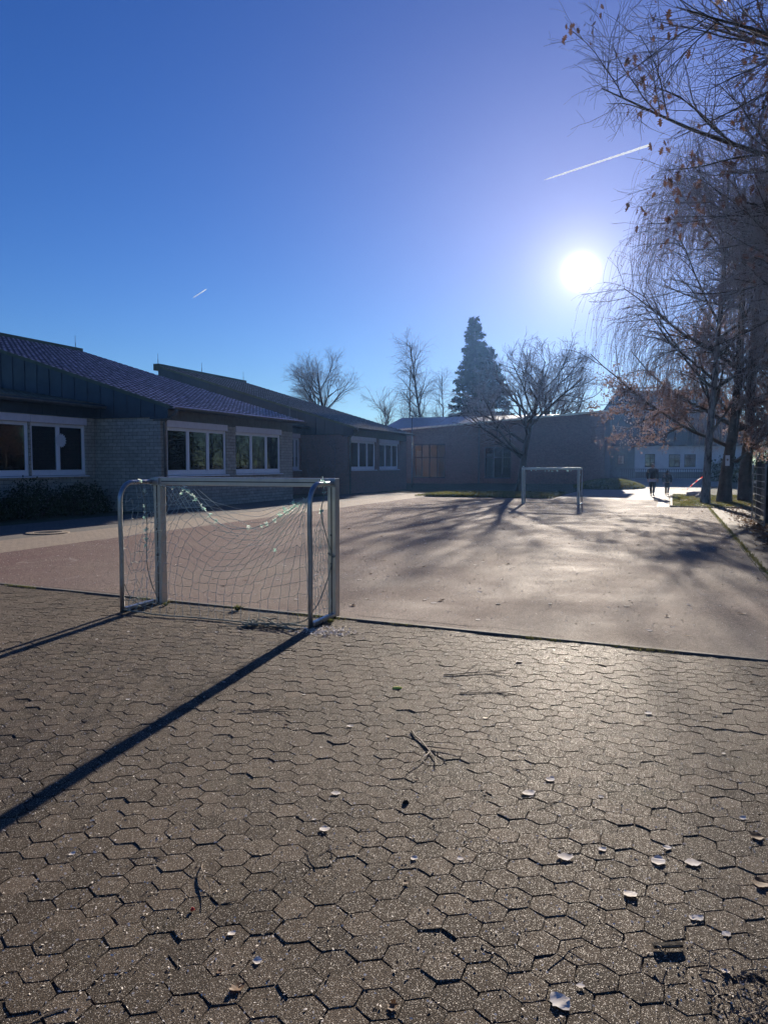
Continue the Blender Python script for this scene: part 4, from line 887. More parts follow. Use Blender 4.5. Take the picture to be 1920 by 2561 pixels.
        lump = 1 + .16 * np.sin(5 * np.arctan2(u[:, 1], u[:, 0]) + ph[0]) * np.sin(4 * u[:, 2] + ph[1]) + .1 * np.sin(11 * u[:, 0] + ph[2]) * np.sin(9 * u[:, 1] + ph[3])
        rr_ = (rng.uniform(.0, 1, N) ** .35) * lump; pos = u * rr_[:, None] * np.array([r, ry, h]); pos[:, 2] = np.maximum(pos[:, 2], .05)
        v, f = leaf_cards(rng, pos, s, OVAL, .1); link('foliage', npmesh('foliage', v, f), m, root); return root
    shrub('dark evergreen shrub filling the gap right of the oak trunks', (46, -8.0, 0), 61, 2.6, 4.2, 9000, s=.2)
    shrub('broad dark shrub beyond the grass strip, behind the leaning tape', (56, -7.0, 0), 62, 2.6, 2.6, 6000, s=.2)
    shrub('big dark evergreen behind the board fence', (36, -9.5, 0), 63, 3.2, 5.0, 9000, s=.2)
    shrub('tall dark evergreen mass behind the tree row', (62, -11, 0), 64, 4.0, 6.5, 9000, s=.28)
    shrub('low hedge shrub beside the white house railing', (84, -5.5, 0), 65, 2.2, 2.4, 4000, s=.25)
    # hedge in the corner before the school window
    for k, (x, y, rx, ry, h) in enumerate([(17.2, 19.9, 1.5, .8, 1.15), (19.6, 19.9, 1.5, .8, 1.2), (21.8, 19.85, 1.4, .8, 1.1)]):
        shrub(['clipped dark hedge block left under the big window', 'clipped dark hedge block in the middle under the big window', 'clipped dark hedge block next to the brick corner'][k], (x, y, 0), 70 + k, rx, h, 5200, 'hedge', 'evergreen', .07, 'hedge', ry)
    # climbers on the second gable wall
    rng = np.random.default_rng(77); root = thing('climbing_vine', 'bare reddish climber spread over the brown gable wall', 'vine', (41.2, 19.3, 0))
    st = np.array([[0, -.6, 0], [0, .1, 0], [0, .7, 0.]]); p = grow(rng, st, np.array([[0, -.1, 1.], [0, .05, 1], [0, .15, 1]]), np.full(3, 3.0), 9, .07, .1)
    a = taper(np.full(3, .03), .01, 9); s2, d2, r2, t2, _ = children(rng, p, a, 16, .1, 1, 50, 15); q = grow(rng, s2, d2, rng.uniform(.5, 1.4, len(t2)), 7, .14, .05); b = taper(r2 * .5, .004, 7)
    s3, d3, r3, t3, _ = children(rng, q, b, 7, .1, 1, 50, 15); w = grow(rng, s3, d3, rng.uniform(.2, .5, len(t3)), 5, .16, .0); cc = taper(r3 * .6, .003, 5)
    for arr in (p, q, w): arr[:, :, 0] = np.clip(arr[:, :, 0] * .1, -.12, -.012); arr[:, :, 2] = np.minimum(arr[:, :, 2], 3.45)
    v, f = join_np([tubes_np(p, a, 5), tubes_np(q, b, 4), tubes_np(w, cc, 3)]); link('stems', npmesh('stems', v, f), 'twig', root)
    src = w.reshape(-1, 3); v, f = leaf_cards(rng, src[rng.integers(0, len(src), 500)] + rng.normal(0, .03, (500, 3)) * np.array([.3, 1, 1]), .07, OVAL, .4); link('foliage', npmesh('foliage', v, f), 'beech_leaf', root)
build_trees()
# ------------------------------------------------------------------ fence, rails, tape, lids
def build_small_structures():
    P = thing('board_fence', 'dark fence of horizontal boards with narrow gaps along the right edge of the court', 'fence', (0, 0, 0))
    for x in (27.45, 24.9, 22.4, 19.9, 17.4): MB().box((x, -2.78, 0), (x + .14, -2.64, 1.85)).build('post', 'dark_wood', P, bevel=.006)
    z = .10; rr = random.Random(2)
    while z < 1.75: MB().box((14.9, -2.838, z), (27.6, -2.784, z + .155)).build('board', 'dark_wood', P, bevel=.006); z += .19
    P = thing('wire_panel_fence', 'short galvanised wire mesh panel standing before the dark board fence', 'fence', (0, 0, 0))
    m = MB()
    for x in (23.2, 26.6): m.tube([(x, -2.45, 0), (x, -2.45, 1.75)], .022, 6)
    m.build('post', 'steel', P); m = MB()
    for k in range(9): m.tube([(23.2, -2.45, .06 + k * .2), (26.6, -2.45, .06 + k * .2)], .010, 4)
    for k in range(17): m.tube([(23.2 + k * .2125, -2.442, .03), (23.2 + k * .2125, -2.442, 1.7)], .004, 3)
    m.build('mesh_panel', 'steel', P)
    P = thing('metal_railing', 'dark vertical bar railing in front of the white house wall', 'railing')
    for k in range(44): MB().box((98, -5.2 + k * .25, 0), (98.05, -5.13 + k * .25, 1.1)).build('bar', 'dark_wood', P)
    MB().box((97.98, -5.3, 1.102), (98.07, 5.8, 1.17)).build('handrail', 'dark_wood', P); MB().box((98.052, -5.3, .12), (98.08, 5.8, .18)).build('lower_rail', 'dark_wood', P)
    P = thing('barrier_rail', 'low white crossbar on two short posts behind the oak trunks', 'barrier', (40, -4.4, 0))
    MB().box((-.04, -.75, .84), (.04, .75, .96)).build('crossbar', 'pvc', P)
    for y in (-.6, .6): MB().box((-.036, y - .04, 0), (.036, y + .04, .838)).build('post', 'dark_wood', P)
    # red and white tape fluttering from a thin stake
    P = thing('warning_stake', 'thin stake with red and white warning tape slanting down to the yard', 'stake', (56.0, -2.35, 0))
    MB().tube([(0, 0, 0), (0, 0, 1.0)], .02, 6).build('pole', 'steel', P)
    pts = smooth_pts([(0, 0, .95), (.1, .35, .82), (.1, .75, .50), (.2, 1.15, .10), (.3, 1.25, .02)], 6); m = MB(); v = []
    for i, p in enumerate(pts): a = .07 + .015 * math.sin(i * 1.3); v += [(p.x, p.y - .03, p.z + a), (p.x + .03 * math.sin(i), p.y + .02, max(.005, p.z - a * .6))]
    m.add(v, [(2 * i, 2 * i + 2, 2 * i + 3, 2 * i + 1) for i in range(len(pts) - 1)]); m.build('warning_tape', 'rwtape', P)
    m = MB(); v = []
    for i in range(9): v += [(55.6 + .1 * math.sin(i), .05 - i * .14, .03 + .03 * abs(math.sin(i * 1.7))), (55.75 + .1 * math.sin(i), .02 - i * .14, .025 + .05 * abs(math.cos(i * 1.3)))]
    m.add(v, [(2 * i, 2 * i + 2, 2 * i + 3, 2 * i + 1) for i in range(8)]); tag(m.build('warning_tape', 'rwtape'), 'loose piece of red and white tape lying on the far yard paving', 'tape')
    # white plate on the oak
    m = MB(); m.box((37.26, -2.47, 1.68), (37.275, -2.29, 2.15)); o = m.build('tree_plate', 'paper'); tag(o, 'small white plate fixed on the thick oak trunk', 'sign')
    MB().tube([(37.2595, -2.38, 1.95), (37.254, -2.38, 1.95)], .05, 6).build('mark', 'kerb', o)
    # shaft cover at the left
    P = thing('shaft_cover', 'round concrete shaft cover with a rusty iron lid in the paving by the hedge', 'manhole cover', (15.1, 14.85, .003))
    m = MB(); n = 40
    v = [(r_ * math.cos(2 * math.pi * k / n), r_ * math.sin(2 * math.pi * k / n), z) for r_, z in ((.52, .0), (.52, .022), (.34, .026), (.34, .0)) for k in range(n)]
    m.add(v, [(a * n + k, a * n + (k + 1) % n, (a + 1) * n + (k + 1) % n, (a + 1) * n + k) for a in range(3) for k in range(n)]); m.build('concrete_ring', 'tan', P)
    m = MB(); m.tube([(0, 0, .0), (0, 0, .02)], .33, 32)
    for k in range(-3, 4): m.box((-.012 + k * .08, -.2, .0205), (.012 + k * .08, .2, .027))
    m.build('lid', 'kerb_dark', P)
    # paper star in the window
    m = MB(); poly = []
    for k in range(32):
        a = 2 * math.pi * k / 32; r_ = .21 if k % 2 else .27; poly.append((21.95 + r_ * math.cos(a), 20.845, 2.62 + r_ * math.sin(a)))
    m.prism(poly[::-1], (0, .004, 0)); tag(m.build('paper_snowflake', 'paper'), 'round white paper snowflake stuck in the left school window', 'decoration')
    P = thing('potted_plant', 'leafy green pot plant on the sill inside the leftmost school window', 'plant', (19.3, 21.25, 1.36))
    MB().tube([(0, 0, 0), (0, 0, .16)], [.07, .09], 14).build('pot', 'panel', P)
    rng = np.random.default_rng(8); pos = rng.normal(0, .12, (260, 3)) * np.array([1.2, .7, 1.6]) + np.array([0, 0, .42]); pos[:, 2] = np.maximum(pos[:, 2], .17); v, f = leaf_cards(rng, pos, .09, OVAL, -.2); link('foliage', npmesh('foliage', v, f), 'ivy', P)
build_small_structures()
P = thing('lamp_post', 'slender dark lamp post standing before the end of the second school wing', 'lamp post', (54.1, 18.1, 0))
MB().tube([(0, 0, 0), (0, 0, 1.2), (0, 0, 1.21), (0, 0, 5.3)], [.07, .07, .05, .038], 10).build('pole', 'zinc', P, True)
m = MB(); m.prism([(-.35, -.09, 5.3), (.15, -.09, 5.3), (.15, -.07, 5.42), (-.3, -.06, 5.38)], (0, .18, 0)); m.build('lamp_head', 'zinc', P, bevel=.01)
# ------------------------------------------------------------------ people
def skin_mesh(name, nodes, edges, mat, parent=None, sub=2):
    me = bpy.data.meshes.new(name); me.from_pydata([n[0] for n in nodes], edges, []); me.update()
    o = bpy.data.objects.new(name, me); C.objects.link(o); me.materials.append(MT[mat]); o.parent = parent
    o.modifiers.new('skin', 'SKIN')
    if not me.skin_vertices: me.skin_vertices.new()
    for i, n in enumerate(nodes):
        r_ = n[1]; me.skin_vertices[0].data[i].radius = r_ if isinstance(r_, tuple) else (r_, r_); me.skin_vertices[0].data[i].use_root = (i == 0)
    sd = o.modifiers.new('sub', 'SUBSURF'); sd.levels = sub; sd.render_levels = sub; o.modifiers['skin'].use_smooth_shade = True
    return o
def person(label, loc, rz, h, hair, hairmat, bulk, stride, shirt):
    """faces local +X; k scales a 1.8 m figure; all coordinates for that height"""
    k = h / 1.8
    def q(x, y, z): return (x * k, y * k, z * k)
    root = None; N = []; E = []
    def nd(x, y, z, r_): N.append((q(x, y, z), (r_[0] * k, r_[1] * k) if isinstance(r_, tuple) else r_ * k)); return len(N) - 1
    def ch(*ids):
        for a, b in zip(ids[:-1], ids[1:]): E.append((a, b))
    pel = nd(0, 0, .95, (.13, .10)); wa = nd(.0, 0, 1.12, (.125, .09)); chs = nd(.01, 0, 1.33, (.15, .105)); nk0 = nd(0, 0, 1.47, .07); nk = nd(.01, 0, 1.55, .052)
    h1 = nd(.02, 0, 1.62, .078); h2 = nd(.02, 0, 1.70, .092); h3 = nd(.01, 0, 1.765, .055); ch(pel, wa, chs, nk0, nk, h1, h2, h3)
    nose = nd(.115, 0, 1.675, .010); chin = nd(.085, 0, 1.60, .018); E += [(h2, nose), (h1, chin)]
    for s in (-1, 1): e = nd(.005, s * .092, 1.68, .014); E.append((h2, e))
    A = {}
    for s in (-1, 1):
        sh = nd(0, s * .19, 1.43, .062); el = nd(-.04, s * .27, 1.16, .042); wr = nd(.06, s * .255, .93, .028); pm = nd(.075, s * .25, .87, (.036, .018)); ch(nk0, sh, el, wr, pm); A[s] = (sh, el, wr)
        for i, (dy, L) in enumerate(((-.024, .075), (-.008, .085), (.008, .08), (.022, .062))):
            f1 = nd(.08 + .002 * i, s * .25 + dy, .84, .009); f2 = nd(.092, s * .25 + dy, .84 - L * .5, .0085); f3 = nd(.088, s * .25 + dy, .84 - L, .007); ch(pm, f1, f2, f3)
        t1 = nd(.105, s * .235, .885, .010); t2 = nd(.12, s * .228, .845, .009); ch(pm, t1, t2)
        hp = nd(0, s * .09, .90, .085); st = stride * s; kn = nd(.05 * (1 if st > 0 else .4) + st * .22, s * .095, .50, .055); an = nd(st * .55 - (.05 if st < 0 else 0), s * .09, .10 + (.05 if st < 0 else 0), .036); toe = nd(st * .55 + .13, s * .10, .035, .03); ch(pel, hp, kn, an, toe)
        A[s] = A[s] + (hp, kn, an, toe)
    body = skin_mesh('person', N, E, 'skin'); tag(body, label, 'person'); body.location = loc; body.rotation_euler = (0, 0, rz)
    P_ = lambda i: Vector(N[i][0]) / k
    # jacket
    n2 = []; e2 = []
    def nj(p, r_): n2.append((tuple(Vector(p) * k), (r_[0] * k, r_[1] * k) if isinstance(r_, tuple) else r_ * k)); return len(n2) - 1
    b = bulk; a0 = nj((0, 0, .93), (.155 * b, .125 * b)); a1 = nj((0, 0, 1.10), (.165 * b, .125 * b)); a2 = nj((0, 0, 1.32), (.185 * b, .135 * b)); a3 = nj((0, 0, 1.46), (.11 * b, .09)); a4 = nj((0, 0, 1.53), .072); e2 += [(a0, a1), (a1, a2), (a2, a3), (a3, a4)]
    for s in (-1, 1):
        sh, el, wr = A[s][:3]; c0 = nj(P_(sh), .088 * b); c1 = nj(P_(el), .07 * b); c2 = nj(P_(wr) + Vector((0, 0, .015)), .05 * b); e2 += [(a3, c0), (c0, c1), (c1, c2)]
    skin_mesh('jacket', n2, e2, 'jacket', body)
    n2 = []; e2 = []; t0 = nj((0, 0, .96), (.145, .115)); t1 = nj((0, 0, .90), (.15, .12)); e2.append((t0, t1))
    for s in (-1, 1):
        hp, kn, an, toe = A[s][3:]; d0 = nj(P_(hp) + Vector((0, 0, -.06)), .10); d1 = nj(P_(kn), .075); d2 = nj(P_(an) + Vector((0, 0, .03)), .062); e2 += [(t1, d0), (d0, d1), (d1, d2)]
    skin_mesh('trousers', n2, e2, 'trouser', body)
    if shirt:
        m = MB(); n = 20; v = [((.150 + .004 * j) * math.cos(2 * math.pi * i / n) * k, (.185 + .004 * j) * math.sin(2 * math.pi * i / n) * k, z * k) for j, z in enumerate((.93, .80)) for i in range(n)]
        m.add(v, [(i, (i + 1) % n, n + (i + 1) % n, n + i) for i in range(n)]); m.build('shirt_hem', 'shirt', body, True)
    for s in (-1, 1):
        an, toe = P_(A[s][5]), P_(A[s][6]); n2 = []; e2 = []; x0 = nj(an + Vector((-.03, 0, -.045)), (.042, .042)); x1 = nj(an + Vector((.05, 0, -.05)), (.045, .036)); x2 = nj(toe + Vector((.02, 0, .0)), (.042, .030)); e2 += [(x0, x1), (x1, x2)]
        skin_mesh('shoe', n2, e2, 'shoe', body, 1)
    n2 = []; e2 = []; y0 = nj((-.01, 0, 1.665), (.088, .088)); y1 = nj((0, 0, 1.735), (.092, .092)); y2 = nj((.01, 0, 1.785), (.06, .06)); e2 += [(y0, y1), (y1, y2)]
    if hair == 'bun': y3 = nj((-.09, .0, 1.80), .035); e2.append((y2, y3)); y4 = nj((-.07, 0, 1.58), .05); e2.append((y0, y4))
    for i in range(len(n2)): n2[i] = ((n2[i][0][0] - .012 * k, n2[i][0][1], n2[i][0][2]), n2[i][1])
    skin_mesh('hair', n2, e2, hairmat, body)
    return body
person('taller person in a dark jacket over a pale shirt hem, walking away across the yard', (43.54, .89, .004), R(-8), 1.80, 'short', 'hair', 1.28, .30, True)
person('shorter person in dark clothes walking away on the right of the taller one', (44.84, .15, .004), R(-12), 1.42, 'bun', 'hair_dark', 1.22, .16, False)
# ------------------------------------------------------------------ grass, litter
def blades(name, n, region, seed, h=.06, label=None, z=.03):
    rng = np.random.default_rng(seed); p = region(rng, n); n = len(p)
    if p.shape[1] == 2: p = np.concatenate([p, np.full((n, 1), z)], 1)
    a = rng.uniform(0, 6.28, n); hh = h * rng.uniform(.5, 1.5, n); ln = rng.normal(0, .45, (n, 2)) * hh[:, None]; w = hh * .10 + .002
    dx = np.stack([np.cos(a) * w, np.sin(a) * w, np.zeros(n)], 1); tip = p + np.concatenate([ln, hh[:, None]], 1); mid = p + np.concatenate([ln * .4, hh[:, None] * .6], 1)
    v = np.stack([p - dx, p + dx, mid + dx * .7, tip, mid - dx * .7], 1).reshape(-1, 3)
    o = link(name, npmesh(name, v, np.arange(n * 5).reshape(n, 5)), 'grass'); tag(o, label, 'grass', kind='stuff'); return o
def rect(x0, x1, y0, y1, clump=.0):
    def f(rng, n):
        p = np.stack([rng.uniform(x0, x1, n), rng.uniform(y0, y1, n)], 1)
        if clump: g = np.sin(p[:, 0] * 3.1 + 1.3 * np.sin(p[:, 1] * 2.2)) + np.sin(p[:, 1] * 3.7 + p[:, 0]) + rng.normal(0, .7, n); p = p[g > clump - 1]
        return p
    return f
blades('grass', 42000, rect(33.32, 46.0, -6.5, -.15, .4), 1, .055, 'short sunlit grass and moss on the strip beside the tree row')
blades('grass', 22000, rect(39.2, 46.5, 5.65, 13.0, .2), 2, .085, 'rough grass along the edge of the lawn before the hall')
blades('grass', 2600, lambda rng, n: np.stack([39.16 + np.abs(rng.normal(0, .12, n)), rng.uniform(5.8, 12.3, n)], 1), 7, .12, 'taller grass tufts on the kerb of the hall lawn')
def bank(rng, n):
    r_ = np.sqrt(rng.random(n)) * .97; a = rng.uniform(0, 6.28, n); X = r_ * np.cos(a); Y = r_ * np.sin(a); return np.stack([58.5 + X * 5, 4.2 + Y * 2.6, .62 * np.clip(1 - X ** 2 - Y ** 2, 0, 1) ** .8 - .04], 1)
blades('grass', 9000, bank, 3, .11, 'grass on the small bank beside the hall corner')
def joint_weeds(rng, n):
    y = rng.uniform(-1.2, 12.3, n); g = np.sin(y * 2.3) + np.sin(y * 5.1 + 1) + rng.normal(0, .6, n); y = y[g > .9]; x = edge_a(y) + rng.normal(-.02, .025, len(y)); return np.stack([x, y, np.full(len(y), -.004)], 1)
blades('edge_weeds', 5200, joint_weeds, 4, .022, 'tiny weeds along the stone edge between pavers and court')
def crack(name, y0, y1, off, seed, wd):
    q_ = random.Random(seed); m = MB(); v = []; n = int((y1 - y0) / .05); w_ = 0
    for i in range(n + 1):
        y = y0 + (y1 - y0) * i / n; x = edge_a(y) + off + .012 * math.sin(y * 3 + seed) + q_.gauss(0, .004); h = max(.001, wd * (.4 + .8 * q_.random()) * math.sin(math.pi * min(1, i / n * 1.0)) ** .3); v += [(x - h, y, .0075), (x + h, y, .0075)]
    m.add(v, [(2 * i, 2 * i + 1, 2 * i + 3, 2 * i + 2) for i in range(n)]); tag(m.build(name, 'soil'), kind='structure')
crack('court_crack', 1.9, 3.4, .22, 1, .010); crack('court_crack', 1.2, 2.0, .26, 2, .006); crack('court_crack', 5.8, 8.6, .12, 3, .008)
def side_weeds(rng, n): x = rng.uniform(7.6, 33, n); return np.stack([x, -1.48 + rng.normal(0, .03, n), np.full(n, .005)], 1)
blades('edge_weeds', 5000, side_weeds, 5, .03, 'weeds along the kerb at the right side of the court')
def tuft(label, x, y, z, seed, n=70, h=.09):
    rng = np.random.default_rng(seed); a = rng.uniform(0, 6.28, n); rr_ = rng.uniform(0, .02, n); out = rng.uniform(.2, 1.0, n); hh = h * rng.uniform(.5, 1.1, n)
    p0 = np.stack([rr_ * np.cos(a), rr_ * np.sin(a), np.zeros(n)], 1); tip = np.stack([out * hh * np.cos(a), out * hh * np.sin(a), hh * (1.1 - out * .6)], 1); m_ = (p0 + tip) / 2 + np.array([0, 0, .01])
    w = np.stack([-np.sin(a), np.cos(a), np.zeros(n)], 1) * .0022; v = np.stack([p0 - w, p0 + w, m_ + w, tip, m_ - w], 1).reshape(-1, 3)
    o = link('grass_tuft', npmesh('grass_tuft', v, np.arange(n * 5).reshape(n, 5)), 'grass'); o.location = (x, y, z); tag(o, label, 'grass tuft')
tuft('yellowish grass tuft growing at the court edge inside the near goal', 7.9, 4.86, 0, 1, 110, .085)
tuft('small grass tuft beside the foot of the right goal post', 7.62, 3.50, 0, 2, 70, .07)
tuft('grass tuft at the foot of the left goal post', 7.85, 5.86, 0, 3, 50, .06)
def leaf_mesh(name, seed, L, wd, curl, pts=9, lobed=False):
    rr = random.Random(seed); me = MB(); n = 9; v = []
    for i in range(n + 1):
        t = i / n; w = wd * math.sin(math.pi * min(1, t * 1.02)) ** .8 * (1 + (.35 * math.sin(t * 19) if lobed else .1 * rr.gauss(0, 1))) + .0006
        z = curl * L * (t - .5) ** 2 * 2 + rr.gauss(0, .0012)
        for k in (-1, -.4, .4, 1): v.append(((t - .5) * L, w * k, .003 + z + abs(k) ** 2 * w * .08))
    me.add(v, [(4 * i + k, 4 * i + k + 1, 4 * i + 5 + k, 4 * i + 4 + k) for i in range(n) for k in range(3)]); return me.mesh(name)
PALE = [leaf_mesh('leaf', i, .07, .026, .09) for i in range(4)]; BROWN = [leaf_mesh('leaf', 10 + i, .085, .028, .2, lobed=True) for i in range(4)]
for me in PALE + BROWN: me.polygons.foreach_set('use_smooth', [True] * len(me.polygons))
for me in PALE: me.materials.append(MT['dry_pale'])
for me in BROWN: me.materials.append(MT['dry_brown'])
def drop(me, name, x, y, z, rr, s, label, cat, group=None, flip=False):
    o = bpy.data.objects.new(name, me); C.objects.link(o); o.location = (x, y, z - .0025); o.rotation_euler = (rr.gauss(0, .05), rr.gauss(0, .05), rr.uniform(0, 6.28)); o.scale = (s, s, s * rr.uniform(.7, 1.4)); return tag(o, label, cat, group)
def G2(px, py, z=0.0):
    """a spot on the ground measured in the photograph, in metres"""
    p = math.atan((1280.5 - 1160) / 1900); v = 1280.5 - py; x = px - 960; f = 1900 * math.cos(p) + v * math.sin(p); up = v * math.cos(p) - 1900 * math.sin(p); t = (z - 1.77) / up
    return .352 * x * t + .936 * f * t, -.936 * x * t + .352 * f * t
rr = random.Random(21)
# leaves that stand out in the photograph, one by one
for i, (px, py, s, lab) in enumerate([(1400, 2508, 1.25, 'largest pale leaf, flat on the pavers at the bottom centre'), (1412, 2146, 1.15, 'pale curled leaf casting a shadow, left of the white leaf pair'), (1645, 2155, 1.25, 'bright white leaf below the small pale one on the right pavers'),
        (1732, 2160, 1.1, 'grey folded leaf right of the bright white leaf'), (1668, 2122, .7, 'small pale leaf above the bright white leaf'), (1890, 2094, 1.0, 'rusty brown leaf lying at the right edge of the pavers'), (1903, 2212, 1.2, 'pinkish pale leaf at the right edge below the rusty one'),
        (1575, 2240, 1.0, 'pale leaf with a short stalk, above the wood chip'), (1745, 2298, .7, 'small white leaf fragment right above the wood chip'), (1322, 1985, 1.2, 'white oval leaf on the middle right pavers'), (1376, 1951, 1.0, 'smaller white leaf just above the white oval one'),
        (812, 2076, .9, 'pale leaf scrap on the pavers left of the middle'), (840, 1985, .8, 'pale narrow leaf above the leaf scrap'), (1298, 1656, 1.2, 'white leaf near the court edge, first of a loose line'), (1620, 1785, 1.0, 'pale round leaf on the pavers before the tree shadow')]):
    x, y = G2(px, py); o = drop((BROWN if 'rusty' in lab else PALE)[i % 4], 'fallen_leaf', x, y, .004, rr, s, lab, 'leaf')
g1 = 'pale dry leaves scattered on the hexagonal pavers'; k = 0
while k < 75:
    c = 2.2 + 6.2 * rr.random() ** .8; r_ = rr.uniform(-.5, .52) * c + .25 * c * rr.random(); x = .936 * c + .352 * r_; y = .352 * c - .936 * r_
    if x > edge_a(y) - .1: continue
    zone = 'near the front edge of the picture' if c < 3.4 else ('in the middle of the paving' if c < 5.6 else 'just before the court edge'); side = 'left of the long goal shadow' if r_ < -.12 * c else 'right of the long goal shadow'
    pale = rr.random() < .6; drop(rr.choice(PALE if pale else BROWN), 'fallen_leaf', x, y, .004, rr, rr.uniform(.3, .75), ('small pale leaf scrap ' if pale else 'small brown leaf scrap ') + zone + (', ' + side if c >= 3.4 else ''), 'leaf', g1 if pale else 'brown dry leaves scattered on the hexagonal pavers'); k += 1
for k in range(230):
    x = 8.2 + 24 * rr.random() ** 1.3; y = min(12.2, max(-1.3, rr.gauss(2.2, 3.2))); pale = rr.random() < .75
    drop(rr.choice(PALE if pale else BROWN), 'fallen_leaf', x, y, .009, rr, rr.uniform(.6, 1.35), ('small pale dry leaf on the court ' if pale else 'small brown dry leaf on the court ') + ('close to its front edge' if x < 11 else 'in its nearer half' if x < 17 else 'in its farther half' if x < 26 else 'round the far goal') + (', towards the school' if y > 5 else ', towards the fence' if y < 1 else ''), 'leaf', 'pale dry leaves on the court' if pale else 'brown dry leaves on the court')
for k in range(60):
    drop(rr.choice(BROWN), 'fallen_leaf', rr.uniform(8.5, 33), rr.uniform(-2.6, -1.5), .006, rr, rr.uniform(.6, 1.2), 'brown leaf on the dark path beside the board fence', 'leaf', 'brown leaves on the side path')
# twigs, needles and straws
def twig_mesh(seed, L, r0, mat, forks=1, up=.0):
    q = random.Random(seed); m = MB(); pts = [Vector((0, 0, r0))]; d = Vector((1, 0, up))
    for i in range(6): d = (d + Vector((q.gauss(0, .12), q.gauss(0, .3), q.gauss(0, .10)))).normalized(); p = pts[-1] + d * L / 6; p.z = max(r0, p.z); pts.append(p)
    m.tube(pts, [r0 * (1 - .1 * i) for i in range(7)], 5)
    for f in range(forks):
        a = pts[q.randint(1, 4)]; d = Vector((q.uniform(.3, 1), q.choice((-1, 1)) * q.uniform(.3, .9), up + q.uniform(0, .25))).normalized(); b = a + d * L * .22; b.z = max(r0 * .6, b.z); c = b + d * L * .18 + Vector((0, q.gauss(0, .008), 0)); m.tube([a, b, c], [r0 * .7, r0 * .5, r0 * .35], 4)
    me = m.mesh('twig'); me.materials.append(MT[mat]); return me
TW = [twig_mesh(i, .16 + .03 * i, .0024, 'stick', 2) for i in range(4)] + [twig_mesh(9 + i, .30, .003, 'stick', 3) for i in range(2)]
ST = [twig_mesh(30 + i, .07 + .012 * i, .0009, 'straw', 0, .35) for i in range(4)]
k = 0
while k < 110:
    c = 2.1 + 5.4 * rr.random() ** .9; r_ = rr.uniform(-.52, .52) * c; x = .936 * c + .352 * r_; y = .352 * c - .936 * r_
    if x > edge_a(y) - .2: continue
    big = k < 26; o = bpy.data.objects.new('dry_twig' if big else 'dry_straw', rr.choice(TW if big else ST)); C.objects.link(o); o.location = (x, y, .003); o.rotation_euler = (0, 0, rr.uniform(0, 6.28)); o.scale = (rr.uniform(.5, 1.0),) * 3
    zone = 'near the front edge of the picture' if c < 3.4 else ('in the middle of the paving' if c < 5.6 else 'just before the court edge')
    tag(o, ('thin brown twig on the pavers ' if big else 'short pale straw between the pavers ') + zone, 'twig' if big else 'straw', 'thin twigs on the pavers' if big else 'pale straws on the pavers'); k += 1
for px, py, s, rz, lab in ((1110, 1690, 1.9, 18, 'long forked twig lying right of the moss lump'), (1030, 1830, 2.0, -72, 'long pale twig running towards the photographer below the moss lump'), (1150, 1735, 1.5, 8, 'thin branching twig under the long forked one'), (600, 1780, 1.3, 10, 'dark forked twig close to the goal shadow')):
    x, y = G2(px, py); o = bpy.data.objects.new('forked_twig', TW[4 + (len(lab) % 2)]); C.objects.link(o); o.location = (x, y, .003); o.rotation_euler = (0, 0, R(rz - 69)); o.scale = (s,) * 3; tag(o, lab, 'twig')
def rock(name, px, py, s, mat, seed, label, cat, z=.0):
    rng = np.random.default_rng(seed); bm = bmesh.new(); bmesh.ops.create_icosphere(bm, subdivisions=3, radius=1)
    ph = rng.uniform(0, 6, 6)
    for v in bm.verts: c = v.co; d = 1 + .16 * math.sin(3 * c.x + ph[0]) * math.sin(4 * c.y + ph[1]) + .1 * math.sin(7 * c.z + ph[2] + 5 * c.x) + rng.normal(0, .03); v.co = Vector((c.x * s[0] * d, c.y * s[1] * d, max(-.2, c.z) * s[2] * d))
    me = bpy.data.meshes.new(name); bm.to_mesh(me); bm.free(); x, y = G2(px, py); o = link(name, me, mat, None, True); o.location = (x, y, z + .002); o.rotation_euler = (0, 0, R(-69)); return tag(o, label, cat)
rock('moss_lump', 993, 1722, (.038, .024, .011), 'moss', 1, 'small yellow green lump of moss on the middle pavers', 'moss', .002)
rock('dark_stone', 1015, 2009, (.018, .013, .013), 'soil', 2, 'small dark stone lying in the middle of the pavers', 'stone', .002)
rock('red_berry', 482, 2278, (.008, .008, .009), 'berry', 3, 'single red berry lying on the lower left pavers', 'berry', .003)
rock('stone', 1735, 1243, (.5, .35, .25), 'stone', 4, 'larger grey stone at the far end of the grass strip', 'stone', .03)
rock('stone', 1756, 1247, (.35, .3, .28), 'stone', 5, 'smaller grey stone right of the larger one, by the birch foot', 'stone', .03)
P = thing('wood_chip', 'dark splintered piece of wood on the lower right pavers', 'wood', (*G2(1670, 2372), .006), R(-66))
m = MB(); m.prism([(-.055, -.009, 0), (.052, -.009, 0), (.056, -.007, .009), (.03, -.009, .012), (-.03, -.009, .011), (-.05, -.009, .0125), (-.058, -.009, .008)], (.001, .019, .001)); m.build('chip', 'soil', P); MB().box((-.045, -.0115, .0065), (.04, -.0092, .0100)).build('bark_strip', 'stick', P)
